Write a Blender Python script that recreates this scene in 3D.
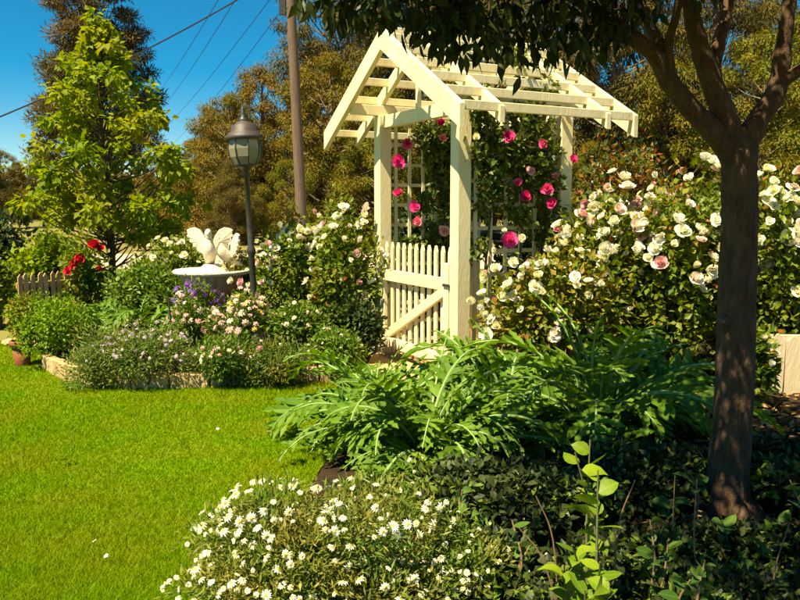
import bpy, bmesh, math, random
import numpy as np
from mathutils import Vector, Matrix

for o in list(bpy.data.objects):
    bpy.data.objects.remove(o, do_unlink=True)
scene = bpy.context.scene
COL = scene.collection
R = math.radians

# ------------------------------------------------------------------ camera
EYE = 1.5
F = 780.0                       # focal length in pixels of an 800 px wide picture
PITCH = math.atan(93.0 / F)
cam_data = bpy.data.cameras.new("camera")
cam_data.sensor_width = 36.0
cam_data.lens = 36.0 * F / 800.0
cam_data.clip_start = 0.05
cam_data.clip_end = 3000
cam = bpy.data.objects.new("camera", cam_data)
cam.location = (0, 0, EYE)
cam.rotation_euler = (math.pi / 2 - PITCH, 0, 0)
COL.objects.link(cam)
scene.camera = cam

# ------------------------------------------------------------------ sky and sun
TO_SUN = Vector((-0.36, -0.36, 0.86)).normalized()
EL = math.asin(TO_SUN.z)
AZ = math.atan2(TO_SUN.x, TO_SUN.y)
world = bpy.data.worlds.new("World")
scene.world = world
world.use_nodes = True
wn = world.node_tree.nodes
wl = world.node_tree.links
wn.clear()
sky = wn.new("ShaderNodeTexSky")
sky.sky_type = 'NISHITA'
sky.sun_disc = False
sky.sun_elevation = EL
sky.sun_rotation = AZ
sky.altitude = 2500
sky.air_density = 1.1
sky.dust_density = 0.0
sky.ozone_density = 4.0
hs = wn.new("ShaderNodeHueSaturation")
hs.inputs["Saturation"].default_value = 1.56
hs.inputs["Hue"].default_value = 0.49
bg = wn.new("ShaderNodeBackground")
bg.inputs["Strength"].default_value = 0.060
wo = wn.new("ShaderNodeOutputWorld")
wl.new(sky.outputs[0], hs.inputs["Color"])
wl.new(hs.outputs[0], bg.inputs["Color"])
wl.new(bg.outputs[0], wo.inputs["Surface"])

sd = bpy.data.lights.new("sun", 'SUN')
sd.energy = 5.0
sd.angle = R(0.5)
sd.color = (1.0, 0.94, 0.80)
sun = bpy.data.objects.new("sun", sd)
sun.rotation_euler = (-TO_SUN).to_track_quat('-Z', 'Y').to_euler()
sun.location = (-6, -6, 14)
COL.objects.link(sun)

vs = scene.view_settings
vs.view_transform = 'Standard'
vs.look = 'None'
vs.gamma = 1.0
vs.use_curve_mapping = False
vs.exposure = 1.35
vs.use_white_balance = True      # the camera was set warm
vs.white_balance_temperature = 8000
vs.white_balance_tint = 10

# ------------------------------------------------------------------ helpers
def at(u, v, d):
    """world point that lies at depth Y = d on the ray of photo pixel (u, v)"""
    x = (u - 400) / F
    y = (300 - v) / F
    c, s = math.cos(PITCH), math.sin(PITCH)
    dy = c + y * s
    dz = -s + y * c
    k = d / dy
    return Vector((x * k, d, EYE + dz * k))

def gx(u, d):
    return at(u, 300, d).x

rngs = np.random.default_rng

def build(name, chunks, mats, parent=None, smooth=False, kind=None):
    """chunks: list of (V (n,3), F (m,k), material index) -> one mesh object"""
    me = mesh_of(name, chunks, mats, smooth)
    return link(name, me, parent, kind)

def mesh_of(name, chunks, mats, smooth=False):
    Vs, loops, starts, mi = [], [], [], []
    off = 0
    ls = 0
    for ch in chunks:
        V = np.asarray(ch[0], dtype=np.float32).reshape(-1, 3)
        Fa = np.asarray(ch[1], dtype=np.int32)
        m = ch[2] if len(ch) > 2 else 0
        if len(Fa) == 0:
            continue
        k = Fa.shape[1]
        Vs.append(V)
        loops.append((Fa + off).ravel())
        starts.append(np.arange(len(Fa), dtype=np.int32) * k + ls)
        mi.append(np.full(len(Fa), m, dtype=np.int32))
        off += len(V)
        ls += Fa.size
    V = np.concatenate(Vs); L = np.concatenate(loops); S = np.concatenate(starts); MI = np.concatenate(mi)
    me = bpy.data.meshes.new(name)
    me.vertices.add(len(V)); me.vertices.foreach_set("co", V.ravel())
    me.loops.add(len(L)); me.loops.foreach_set("vertex_index", L.astype(np.int32))
    me.polygons.add(len(S)); me.polygons.foreach_set("loop_start", S.astype(np.int32))
    me.polygons.foreach_set("material_index", MI)
    me.polygons.foreach_set("use_smooth", np.full(len(S), bool(smooth)))
    if not isinstance(mats, (list, tuple)):
        mats = [mats]
    for m in mats:
        me.materials.append(m)
    me.update(calc_edges=True)
    me.validate()
    return me

def link(name, me, parent=None, kind=None, loc=None, rot=None, scale=None):
    o = bpy.data.objects.new(name, me)
    COL.objects.link(o)
    if parent is not None:
        o.parent = parent
    if kind:
        o["kind"] = kind
    if loc is not None:
        o.location = loc
    if rot is not None:
        o.rotation_euler = rot
    if scale is not None:
        o.scale = (scale,) * 3 if not hasattr(scale, '__len__') else scale
    return o

def tag(o, label, cat, group=None):
    o["label"] = label
    o["category"] = cat
    if group:
        o["group"] = group
    return o

def thing(name, label, cat, loc=(0, 0, 0), rz=0.0, group=None):
    o = bpy.data.objects.new(name, None)
    o.empty_display_size = 0.1
    COL.objects.link(o)
    o.location = loc
    o.rotation_euler = (0, 0, rz)
    return tag(o, label, cat, group)

def struct(o):
    o["kind"] = "structure"
    return o

def tube(pts, rad, sides=6, cap=True):
    P = np.array([tuple(p) for p in pts], dtype=float)
    n = len(P)
    rad = np.asarray(rad, dtype=float) if hasattr(rad, '__len__') else np.full(n, rad, dtype=float)
    T = np.gradient(P, axis=0)
    T /= (np.linalg.norm(T, axis=1, keepdims=True) + 1e-9)
    ref = np.array([0.31, 0.83, 0.12]) if abs(T[0][2]) > 0.7 else np.array([0.05, 0.1, 1.0])
    U = np.cross(T, ref); U /= (np.linalg.norm(U, axis=1, keepdims=True) + 1e-9)
    W = np.cross(T, U)
    a = np.linspace(0, 2 * np.pi, sides, endpoint=False)
    V = P[:, None, :] + rad[:, None, None] * (np.cos(a)[None, :, None] * U[:, None, :] + np.sin(a)[None, :, None] * W[:, None, :])
    V = V.reshape(-1, 3)
    Fq = []
    for i in range(n - 1):
        for j in range(sides):
            k = (j + 1) % sides
            Fq.append((i * sides + j, (i + 1) * sides + j, (i + 1) * sides + k, i * sides + k))
    if cap:
        V = np.vstack([V, P[-1:] + T[-1:] * rad[-1] * 0.3, P[:1]])
        c = len(V) - 2
        for j in range(sides):
            k = (j + 1) % sides
            Fq.append(((n - 1) * sides + j, c, c, (n - 1) * sides + k))
            Fq.append((k, c + 1, c + 1, j))
        # degenerate quads are turned into triangles below
    Q = [f for f in Fq if len(set(f)) == 4]
    T3 = [(f[0], f[1], f[3]) for f in Fq if len(set(f)) == 3]
    out = [(V, np.array(Q))]
    if T3:
        out.append((V, np.array(T3)))
    return out

def tubes(lst, m=0):
    ch = []
    for args in lst:
        for c in tube(*args):
            ch.append((c[0], c[1], m))
    return ch

def spline(pts, n=8):
    """Catmull-Rom through pts"""
    P = [Vector(p) for p in pts]
    P = [P[0] * 2 - P[1]] + P + [P[-1] * 2 - P[-2]]
    out = []
    for i in range(1, len(P) - 2):
        for k in range(n):
            t = k / n
            a, b, c, d = P[i - 1], P[i], P[i + 1], P[i + 2]
            out.append(0.5 * ((2 * b) + (c - a) * t + (2 * a - 5 * b + 4 * c - d) * t * t + (3 * b - a - 3 * c + d) * t ** 3))
    out.append(P[-2])
    return out

def lathe(prof, sides=24, flute=0, depth=0.0):
    V, Fq = [], []
    for (r, z) in prof:
        for j in range(sides):
            a = 2 * math.pi * j / sides
            rr = r * (1 + (depth * math.cos(flute * a) if flute else 0))
            V.append((rr * math.cos(a), rr * math.sin(a), z))
    for i in range(len(prof) - 1):
        for j in range(sides):
            k = (j + 1) % sides
            Fq.append((i * sides + j, i * sides + k, (i + 1) * sides + k, (i + 1) * sides + j))
    ch = [(np.array(V), np.array(Fq))]
    T3 = []
    n = len(prof)
    V2 = V + [(0, 0, prof[0][1]), (0, 0, prof[-1][1])]
    for j in range(sides):
        k = (j + 1) % sides
        T3.append((k, j, len(V)))
        T3.append(((n - 1) * sides + j, (n - 1) * sides + k, len(V) + 1))
    ch.append((np.array(V2), np.array(T3)))
    return ch

def box_mesh(name, sx, sy, sz, mat, bevel=0.004):
    bm = bmesh.new()
    bmesh.ops.create_cube(bm, size=1.0)
    for v in bm.verts:
        v.co = Vector((v.co.x * sx, v.co.y * sy, v.co.z * sz))
    if bevel:
        bmesh.ops.bevel(bm, geom=bm.edges[:], offset=min(bevel, 0.3 * min(sx, sy, sz)), segments=1, affect='EDGES')
    me = bpy.data.meshes.new(name)
    bm.to_mesh(me); bm.free()
    me.materials.append(mat)
    return me

def box(name, lo, hi, mat, parent=None, bevel=0.004):
    lo, hi = Vector(lo), Vector(hi)
    s = hi - lo
    me = box_mesh(name, s.x, s.y, s.z, mat, bevel)
    return link(name, me, parent, loc=(lo + hi) / 2)

def prism(name, poly, axis, a0, a1, mat, parent=None, bevel=0.003):
    """poly in the two other axes, extruded along axis from a0 to a1"""
    bm = bmesh.new()
    def mk(a, p):
        return {'x': (a, p[0], p[1]), 'y': (p[0], a, p[1]), 'z': (p[0], p[1], a)}[axis]
    f0 = [bm.verts.new(mk(a0, p)) for p in poly]
    f1 = [bm.verts.new(mk(a1, p)) for p in poly]
    bm.faces.new(f0); bm.faces.new(f1[::-1])
    n = len(poly)
    for i in range(n):
        bm.faces.new((f0[i], f1[i], f1[(i + 1) % n], f0[(i + 1) % n]))
    bmesh.ops.recalc_face_normals(bm, faces=bm.faces[:])
    if bevel:
        bmesh.ops.bevel(bm, geom=bm.edges[:], offset=bevel, segments=1, affect='EDGES')
    me = bpy.data.meshes.new(name)
    bm.to_mesh(me); bm.free()
    me.materials.append(mat)
    return link(name, me, parent)

# ------------------------------------------------------------------ materials
def nmat(name):
    m = bpy.data.materials.new(name)
    m.use_nodes = True
    nt = m.node_tree
    nt.nodes.clear()
    out = nt.nodes.new("ShaderNodeOutputMaterial")
    return m, nt, nt.nodes, nt.links, out

def ramp(nodes, stops):
    r = nodes.new("ShaderNodeValToRGB")
    cr = r.color_ramp
    while len(cr.elements) < len(stops):
        cr.elements.new(0.5)
    for e, (p, c) in zip(cr.elements, stops):
        e.position = p
        e.color = (c[0], c[1], c[2], 1)
    return r

def leaf_mat(name, cols, trans=0.3, rough=0.45, spec=0.35, patch=None, patch_scale=1.5, tint=None):
    """leaf colour varies from leaf to leaf; patch = second colour that comes in patches"""
    m, nt, N, L, out = nmat(name)
    g = N.new("ShaderNodeNewGeometry")
    k = len(cols)
    rp = ramp(N, [(i / max(1, k - 1), c) for i, c in enumerate(cols)])
    L.new(g.outputs["Random Per Island"], rp.inputs[0])
    col = rp.outputs[0]
    if patch is not None:
        tc = N.new("ShaderNodeTexCoord")
        nz = N.new("ShaderNodeTexNoise")
        nz.inputs["Scale"].default_value = patch_scale
        nz.inputs["Detail"].default_value = 3
        L.new(tc.outputs["Object"], nz.inputs["Vector"])
        mr = ramp(N, [(0.42, (0, 0, 0)), (0.62, (1, 1, 1))])
        L.new(nz.outputs["Fac"], mr.inputs[0])
        mx = N.new("ShaderNodeMix"); mx.data_type = 'RGBA'
        L.new(mr.outputs[0], mx.inputs[0])
        L.new(col, mx.inputs[6])
        mx.inputs[7].default_value = (*patch, 1)
        col = mx.outputs[2]
    p = N.new("ShaderNodeBsdfPrincipled")
    p.inputs["Roughness"].default_value = rough
    p.inputs["Specular IOR Level"].default_value = spec
    L.new(col, p.inputs["Base Color"])
    if trans > 0:
        t = N.new("ShaderNodeBsdfTranslucent")
        hv = N.new("ShaderNodeHueSaturation")
        hv.inputs["Value"].default_value = 1.3
        hv.inputs["Saturation"].default_value = 1.1
        hv.inputs["Hue"].default_value = 0.49
        L.new(col, hv.inputs["Color"])
        L.new(hv.outputs[0], t.inputs["Color"])
        ms = N.new("ShaderNodeMixShader")
        ms.inputs[0].default_value = trans
        L.new(p.outputs[0], ms.inputs[1]); L.new(t.outputs[0], ms.inputs[2])
        L.new(ms.outputs[0], out.inputs[0])
    else:
        L.new(p.outputs[0], out.inputs[0])
    return m

def solid_mat(name, c1, c2, scale=8, rough=0.6, bump=0.0, bscale=40, stretch=None, spec=0.4, rnd=0.0, metallic=0.0, stain=None):
    m, nt, N, L, out = nmat(name)
    tc = N.new("ShaderNodeTexCoord")
    mp = N.new("ShaderNodeMapping")
    if stretch:
        mp.inputs["Scale"].default_value = stretch
    L.new(tc.outputs["Object"], mp.inputs["Vector"])
    nz = N.new("ShaderNodeTexNoise")
    nz.inputs["Scale"].default_value = scale
    nz.inputs["Detail"].default_value = 6
    nz.inputs["Roughness"].default_value = 0.65
    L.new(mp.outputs[0], nz.inputs["Vector"])
    rp = ramp(N, [(0.3, c1), (0.7, c2)])
    L.new(nz.outputs["Fac"], rp.inputs[0])
    col = rp.outputs[0]
    if stain is not None:
        n2 = N.new("ShaderNodeTexNoise")
        n2.inputs["Scale"].default_value = scale * 0.35
        n2.inputs["Detail"].default_value = 8
        n2.inputs["Roughness"].default_value = 0.75
        L.new(mp.outputs[0], n2.inputs["Vector"])
        r2 = ramp(N, [(0.50, (0, 0, 0)), (0.70, (0.85, 0.85, 0.85))])
        L.new(n2.outputs["Fac"], r2.inputs[0])
        mx = N.new("ShaderNodeMix"); mx.data_type = 'RGBA'
        L.new(r2.outputs[0], mx.inputs[0]); L.new(col, mx.inputs[6])
        mx.inputs[7].default_value = (*stain, 1)
        col = mx.outputs[2]
    if rnd > 0:
        oi = N.new("ShaderNodeObjectInfo")
        hv = N.new("ShaderNodeHueSaturation")
        mr = N.new("ShaderNodeMapRange")
        mr.inputs["To Min"].default_value = 1 - rnd
        mr.inputs["To Max"].default_value = 1 + rnd
        L.new(oi.outputs["Random"], mr.inputs["Value"])
        L.new(mr.outputs[0], hv.inputs["Value"])
        L.new(col, hv.inputs["Color"])
        col = hv.outputs[0]
    p = N.new("ShaderNodeBsdfPrincipled")
    p.inputs["Roughness"].default_value = rough
    p.inputs["Specular IOR Level"].default_value = spec
    p.inputs["Metallic"].default_value = metallic
    L.new(col, p.inputs["Base Color"])
    if bump > 0:
        b = N.new("ShaderNodeBump")
        b.inputs["Strength"].default_value = bump
        b.inputs["Distance"].default_value = 0.02
        n3 = N.new("ShaderNodeTexNoise")
        n3.inputs["Scale"].default_value = bscale
        n3.inputs["Detail"].default_value = 5
        L.new(mp.outputs[0], n3.inputs["Vector"])
        L.new(n3.outputs["Fac"], b.inputs["Height"])
        L.new(b.outputs[0], p.inputs["Normal"])
    L.new(p.outputs[0], out.inputs[0])
    return m

def petal_mat(name, stops, trans=0.25):
    """bloom colour differs from bloom to bloom"""
    m, nt, N, L, out = nmat(name)
    oi = N.new("ShaderNodeObjectInfo")
    g = N.new("ShaderNodeNewGeometry")
    rp = ramp(N, stops)
    L.new(oi.outputs["Random"], rp.inputs[0])
    hv = N.new("ShaderNodeHueSaturation")
    mr = N.new("ShaderNodeMapRange")
    mr.inputs["To Min"].default_value = 0.85
    mr.inputs["To Max"].default_value = 1.1
    L.new(g.outputs["Random Per Island"], mr.inputs["Value"])
    L.new(mr.outputs[0], hv.inputs["Value"])
    L.new(rp.outputs[0], hv.inputs["Color"])
    p = N.new("ShaderNodeBsdfPrincipled")
    p.inputs["Roughness"].default_value = 0.6
    p.inputs["Specular IOR Level"].default_value = 0.2
    L.new(hv.outputs[0], p.inputs["Base Color"])
    t = N.new("ShaderNodeBsdfTranslucent")
    L.new(hv.outputs[0], t.inputs["Color"])
    ms = N.new("ShaderNodeMixShader")
    ms.inputs[0].default_value = trans
    L.new(p.outputs[0], ms.inputs[1]); L.new(t.outputs[0], ms.inputs[2])
    L.new(ms.outputs[0], out.inputs[0])
    return m

M = {}
M['paint'] = solid_mat("cream_paint", (0.72, 0.62, 0.33), (0.80, 0.71, 0.43), 5, 0.5, 0.15, 60, (1, 1, 0.25), rnd=0.06, stain=(0.55, 0.47, 0.26))
M['oldpaint'] = solid_mat("worn_beige_paint", (0.42, 0.34, 0.20), (0.58, 0.49, 0.31), 6, 0.7, 0.3, 60, (1, 1, 0.25), rnd=0.1, stain=(0.30, 0.23, 0.13))
M['gold'] = leaf_mat("dove", [(0.7, 0.66, 0.5), (0.75, 0.7, 0.55)], 0)
M['stone'] = solid_mat("pale_cast_stone", (0.58, 0.51, 0.36), (0.74, 0.68, 0.52), 9, 0.8, 0.4, 50, stain=(0.45, 0.41, 0.28))
M['shaded_stone'] = solid_mat("pinkish_shaded_cast_stone", (0.44, 0.28, 0.17), (0.58, 0.40, 0.26), 9, 0.8, 0.4, 50)  # pinkish stone with the shade below the basin rim put into its colour
M['iron'] = solid_mat("dark_iron", (0.018, 0.02, 0.016), (0.045, 0.045, 0.035), 14, 0.42, 0.2, 80, spec=0.5)
M['bronze'] = solid_mat("lantern_roof_metal", (0.035, 0.026, 0.02), (0.065, 0.048, 0.038), 14, 0.55, 0.2, 80, spec=0.5)
M['terracotta'] = solid_mat("terracotta", (0.20, 0.055, 0.02), (0.30, 0.09, 0.035), 10, 0.7, 0.2, 60)
M['polewood'] = solid_mat("weathered_pole_wood", (0.085, 0.052, 0.032), (0.18, 0.115, 0.075), 6, 0.85, 0.5, 30, (6, 6, 0.4))
M['fencewood'] = solid_mat("weathered_fence_wood", (0.36, 0.20, 0.085), (0.58, 0.37, 0.18), 8, 0.85, 0.5, 40, (6, 6, 0.6), rnd=0.2)
M['edging'] = solid_mat("sandstone_edging", (0.36, 0.23, 0.09), (0.52, 0.36, 0.17), 9, 0.85, 0.6, 30, rnd=0.12)
M['bark'] = solid_mat("brown_bark", (0.038, 0.020, 0.009), (0.110, 0.060, 0.028), 22, 0.95, 1.0, 45, (1.6, 1.6, 0.55), stain=(0.15, 0.095, 0.05))
M['gumbark'] = solid_mat("gum_bark", (0.10, 0.065, 0.04), (0.22, 0.16, 0.10), 3, 0.9, 0.6, 20, (3, 3, 0.4))
M['stem'] = solid_mat("green_stem", (0.06, 0.075, 0.02), (0.11, 0.10, 0.04), 20, 0.7)
M['twig'] = solid_mat("dry_twig", (0.14, 0.08, 0.035), (0.24, 0.15, 0.07), 20, 0.8)
M['wire'] = solid_mat("black_wire", (0.012, 0.014, 0.02), (0.02, 0.02, 0.03), 5, 0.6)

G = {}
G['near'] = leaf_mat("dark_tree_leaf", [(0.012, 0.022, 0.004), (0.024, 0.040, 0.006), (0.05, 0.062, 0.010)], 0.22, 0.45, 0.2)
G['green_tree'] = leaf_mat("fresh_green_leaf", [(0.10, 0.175, 0.008), (0.175, 0.26, 0.014), (0.26, 0.33, 0.025)], 0.46, 0.55, 0.15, patch=(0.24, 0.26, 0.016), patch_scale=1.2)
G['pine'] = leaf_mat("dull_pine_needles", [(0.06, 0.048, 0.012), (0.10, 0.075, 0.018), (0.065, 0.08, 0.016)], 0.2, 0.6, 0.15, patch=(0.15, 0.10, 0.03), patch_scale=0.6)
G['gum'] = leaf_mat("olive_gum_leaf", [(0.085, 0.076, 0.010), (0.145, 0.125, 0.015), (0.19, 0.155, 0.020)], 0.25, 0.65, 0.1, patch=(0.21, 0.135, 0.022), patch_scale=0.35)
G['gum_dark'] = leaf_mat("brown_gum_leaf", [(0.048, 0.038, 0.010), (0.088, 0.068, 0.015), (0.12, 0.09, 0.02)], 0.2, 0.65, 0.1, patch=(0.13, 0.105, 0.016), patch_scale=0.4)
G['gum_yellow'] = leaf_mat("yellowish_wattle_leaf", [(0.10, 0.10, 0.010), (0.18, 0.155, 0.014), (0.16, 0.105, 0.018)], 0.25, 0.65, 0.1, patch=(0.12, 0.14, 0.014), patch_scale=0.6)
G['rose'] = leaf_mat("rose_leaf", [(0.050, 0.110, 0.008), (0.10, 0.175, 0.014), (0.175, 0.225, 0.024)], 0.38, 0.45, 0.25, patch=(0.17, 0.20, 0.022), patch_scale=3)
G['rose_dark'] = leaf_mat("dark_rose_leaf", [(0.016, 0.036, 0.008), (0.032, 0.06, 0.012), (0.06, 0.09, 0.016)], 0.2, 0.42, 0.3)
G['rose_red'] = leaf_mat("reddish_new_rose_leaf", [(0.22, 0.055, 0.012), (0.28, 0.12, 0.02), (0.20, 0.18, 0.02)], 0.3, 0.45, 0.25)
G['rose_yellow'] = leaf_mat("yellowing_rose_leaf", [(0.13, 0.16, 0.012), (0.24, 0.23, 0.022), (0.26, 0.17, 0.03)], 0.3, 0.5, 0.2)
G['lime'] = leaf_mat("lime_leaf", [(0.09, 0.19, 0.007), (0.15, 0.27, 0.010), (0.21, 0.32, 0.018)], 0.35, 0.5, 0.2)
G['cardoon'] = leaf_mat("cardoon_leaf", [(0.062, 0.150, 0.010), (0.100, 0.208, 0.016), (0.150, 0.260, 0.028)], 0.34, 0.55, 0.2)
G['rib'] = leaf_mat("cardoon_midrib", [(0.17, 0.27, 0.08), (0.22, 0.32, 0.11)], 0, 0.6, 0.15)
G['greygreen'] = leaf_mat("grey_green_leaf", [(0.075, 0.145, 0.020), (0.13, 0.20, 0.032), (0.20, 0.25, 0.06)], 0.3, 0.55, 0.2, patch=(0.17, 0.19, 0.03), patch_scale=4)
G['daisy_leaf'] = leaf_mat("fine_daisy_leaf", [(0.05, 0.115, 0.012), (0.095, 0.165, 0.018), (0.15, 0.20, 0.03)], 0.28, 0.5, 0.2, patch=(0.20, 0.19, 0.03), patch_scale=5)
G['mid'] = leaf_mat("mid_green_leaf", [(0.055, 0.12, 0.010), (0.10, 0.18, 0.015), (0.16, 0.23, 0.028)], 0.3, 0.45, 0.25)
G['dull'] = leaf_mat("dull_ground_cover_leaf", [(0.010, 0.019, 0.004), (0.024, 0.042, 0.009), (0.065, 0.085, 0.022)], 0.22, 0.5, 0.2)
G['climb'] = leaf_mat("climbing_rose_leaf", [(0.03, 0.07, 0.008), (0.065, 0.115, 0.012), (0.12, 0.165, 0.02)], 0.28, 0.45, 0.25, patch=(0.10, 0.12, 0.018), patch_scale=4)
G['litter'] = leaf_mat("dry_leaf_litter", [(0.20, 0.10, 0.025), (0.38, 0.22, 0.06), (0.48, 0.32, 0.11), (0.15, 0.07, 0.02)], 0.1, 0.7, 0.2)
G['grass'] = leaf_mat("mown_grass_blade", [(0.060, 0.155, 0.002), (0.11, 0.24, 0.003), (0.150, 0.285, 0.004), (0.175, 0.31, 0.005), (0.21, 0.29, 0.012)], 0.32, 0.6, 0.1, patch=(0.195, 0.258, 0.008), patch_scale=1.9)
G['drygrass'] = leaf_mat("dry_grass_blade", [(0.25, 0.19, 0.05), (0.34, 0.26, 0.08), (0.16, 0.17, 0.03)], 0.2, 0.6, 0.2)

PT = {}
PT['white'] = petal_mat("white_rose_petal", [(0.0, (0.86, 0.82, 0.58)), (0.55, (0.90, 0.87, 0.72)), (0.8, (0.88, 0.72, 0.58)), (1.0, (0.80, 0.45, 0.42))])
PT['cream'] = petal_mat("cream_rose_petal", [(0.0, (0.88, 0.82, 0.50)), (1.0, (0.92, 0.89, 0.72))])
PT['pinkwhite'] = petal_mat("blush_rose_petal", [(0.0, (0.88, 0.74, 0.56)), (0.5, (0.85, 0.55, 0.48)), (1.0, (0.75, 0.30, 0.32))])
PT['pink'] = petal_mat("hot_pink_rose_petal", [(0.0, (0.74, 0.03, 0.18)), (0.5, (0.78, 0.06, 0.30)), (0.85, (0.80, 0.11, 0.24)), (1.0, (0.85, 0.35, 0.36))])
PT['red'] = petal_mat("red_rose_petal", [(0.0, (0.55, 0.008, 0.02)), (1.0, (0.65, 0.02, 0.04))])
PT['daisy'] = petal_mat("white_daisy_petal", [(0.0, (0.88, 0.84, 0.56)), (1.0, (0.92, 0.90, 0.74))])
PT['daisy_eye'] = petal_mat("daisy_eye", [(0.0, (0.70, 0.50, 0.06)), (1.0, (0.78, 0.60, 0.10))], 0.05)
PT['pinkdaisy'] = petal_mat("pink_daisy_petal", [(0.0, (0.75, 0.30, 0.36)), (0.6, (0.82, 0.48, 0.48)), (1.0, (0.86, 0.70, 0.58))])
PT['mauve'] = petal_mat("mauve_petal", [(0.0, (0.38, 0.26, 0.45)), (1.0, (0.60, 0.50, 0.60))])
PT['purple'] = petal_mat("purple_petal", [(0.0, (0.14, 0.03, 0.36)), (1.0, (0.26, 0.06, 0.45))])
PT['magenta'] = petal_mat("magenta_petal", [(0.0, (0.75, 0.10, 0.38)), (1.0, (0.80, 0.14, 0.45))])
PT['yellow'] = petal_mat("yellow_petal", [(0.0, (0.80, 0.55, 0.05)), (1.0, (0.85, 0.65, 0.15))])

# ground materials
def lawn_mat():
    m, nt, N, L, out = nmat("lawn_thatch")
    tc = N.new("ShaderNodeTexCoord")
    n1 = N.new("ShaderNodeTexNoise"); n1.inputs["Scale"].default_value = 1.3; n1.inputs["Detail"].default_value = 6; n1.inputs["Roughness"].default_value = 0.65
    n2 = N.new("ShaderNodeTexNoise"); n2.inputs["Scale"].default_value = 60; n2.inputs["Detail"].default_value = 4
    L.new(tc.outputs["Object"], n1.inputs["Vector"]); L.new(tc.outputs["Object"], n2.inputs["Vector"])
    r1 = ramp(N, [(0.35, (0.08, 0.16, 0.003)), (0.55, (0.13, 0.21, 0.004)), (0.7, (0.22, 0.23, 0.008))])
    L.new(n1.outputs["Fac"], r1.inputs[0])
    mx = N.new("ShaderNodeMix"); mx.data_type = 'RGBA'; mx.blend_type = 'MULTIPLY'
    mx.inputs[0].default_value = 0.7
    r2 = ramp(N, [(0.3, (0.6, 0.6, 0.6)), (0.65, (1, 1, 1))])
    L.new(n2.outputs["Fac"], r2.inputs[0])
    L.new(r1.outputs[0], mx.inputs[6]); L.new(r2.outputs[0], mx.inputs[7])
    p = N.new("ShaderNodeBsdfPrincipled"); p.inputs["Roughness"].default_value = 0.9; p.inputs["Specular IOR Level"].default_value = 0.1
    L.new(mx.outputs[2], p.inputs["Base Color"])
    L.new(p.outputs[0], out.inputs[0])
    return m
M['lawn'] = lawn_mat()
M['soil'] = solid_mat("dark_garden_soil", (0.018, 0.011, 0.006), (0.050, 0.031, 0.016), 9, 0.95, 0.8, 35, spec=0.1)
M['earth'] = solid_mat("dry_paddock", (0.20, 0.15, 0.05), (0.16, 0.16, 0.04), 0.35, 0.95, 0.3, 10, spec=0.1)
M['road'] = solid_mat("pale_dirt_road", (0.42, 0.31, 0.20), (0.52, 0.40, 0.28), 1.5, 0.95, 0.3, 20, spec=0.1)
M['verge'] = solid_mat("green_verge", (0.09, 0.13, 0.012), (0.15, 0.17, 0.02), 1.2, 0.95, 0.3, 20, spec=0.1)
M['path'] = solid_mat("sandy_path", (0.42, 0.27, 0.11), (0.55, 0.38, 0.18), 8, 0.95, 0.5, 40, spec=0.1)

# ------------------------------------------------------------------ leaf clouds
LEAF2 = (np.array([(0, 0, 0), (0.5, 0.42, 0.12), (0, 1, -0.05), (-0.5, 0.42, 0.12)], float),
         np.array([(0, 1, 2), (0, 2, 3)]))
LEAF6 = (np.array([(0, 0, 0), (0.36, 0.22, 0.08), (0.50, 0.50, 0.08), (0, 1, -0.16), (-0.50, 0.50, 0.08), (-0.36, 0.22, 0.08), (0, 0.5, 0.0)], float),
         np.array([(0, 1, 6), (1, 2, 6), (2, 3, 6), (3, 4, 6), (4, 5, 6), (5, 0, 6)]))
BLADE = (np.array([(0.5, 0, 0), (0, 1, 0), (-0.5, 0, 0)], float), np.array([(0, 1, 2)]))

def unit(A):
    return A / (np.linalg.norm(A, axis=-1, keepdims=True) + 1e-9)

def cloud(template, P, D, Nn, length, width):
    """place a leaf at every P with its axis along D and its face towards Nn"""
    tv, tf = template
    n = len(P)
    D = unit(D)
    X = unit(np.cross(D, Nn))
    Z = np.cross(X, D)
    length = np.broadcast_to(np.asarray(length, float), (n,))
    width = np.broadcast_to(np.asarray(width, float), (n,))
    V = P[:, None, :] + tv[None, :, 0:1] * X[:, None, :] * width[:, None, None] \
        + tv[None, :, 1:2] * D[:, None, :] * length[:, None, None] + tv[None, :, 2:3] * Z[:, None, :] * width[:, None, None]
    Fi = tf[None, :, :] + (np.arange(n) * len(tv))[:, None, None]
    return V.reshape(-1, 3), Fi.reshape(-1, tf.shape[1])

def rand_dir(rng, n):
    return unit(rng.normal(size=(n, 3)))

def lobes_cloud(rng, lobes, n, hollow=0.55):
    """n points in a set of lobes [(cx,cy,cz,rx,ry,rz)], thicker towards each lobe's skin; returns points, outward dirs"""
    A = np.array(lobes, float)
    w = (A[:, 3] * A[:, 4] * A[:, 5]) ** (2 / 3)
    idx = rng.choice(len(A), size=n, p=w / w.sum())
    d = rand_dir(rng, n)
    r = hollow + (1 - hollow) * rng.random(n) ** 0.7
    r *= 1 + 0.14 * rng.normal(size=n)
    P = A[idx, :3] + d * A[idx, 3:6] * r[:, None]
    return P, d

def bush_lobes(rng, rx, ry, h, k, low=0.12, size=0.42, dome=0.45):
    """k lobes filling a mound of radius rx, ry and height h that stands on the ground"""
    out = []
    for i in range(k):
        a = rng.random() * 2 * math.pi
        q = math.sqrt(rng.random()) * 0.72
        s = size * (0.7 + 0.6 * rng.random())
        top = h * (1 - dome * q * q * (1.0 if dome <= 0.45 else 1.6))
        z = h * low + (top - h * low) * (0.25 + 0.6 * rng.random())
        out.append((q * rx * math.cos(a), q * ry * math.sin(a), z, s * rx, s * ry, s * h * 0.75))
    return out

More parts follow.
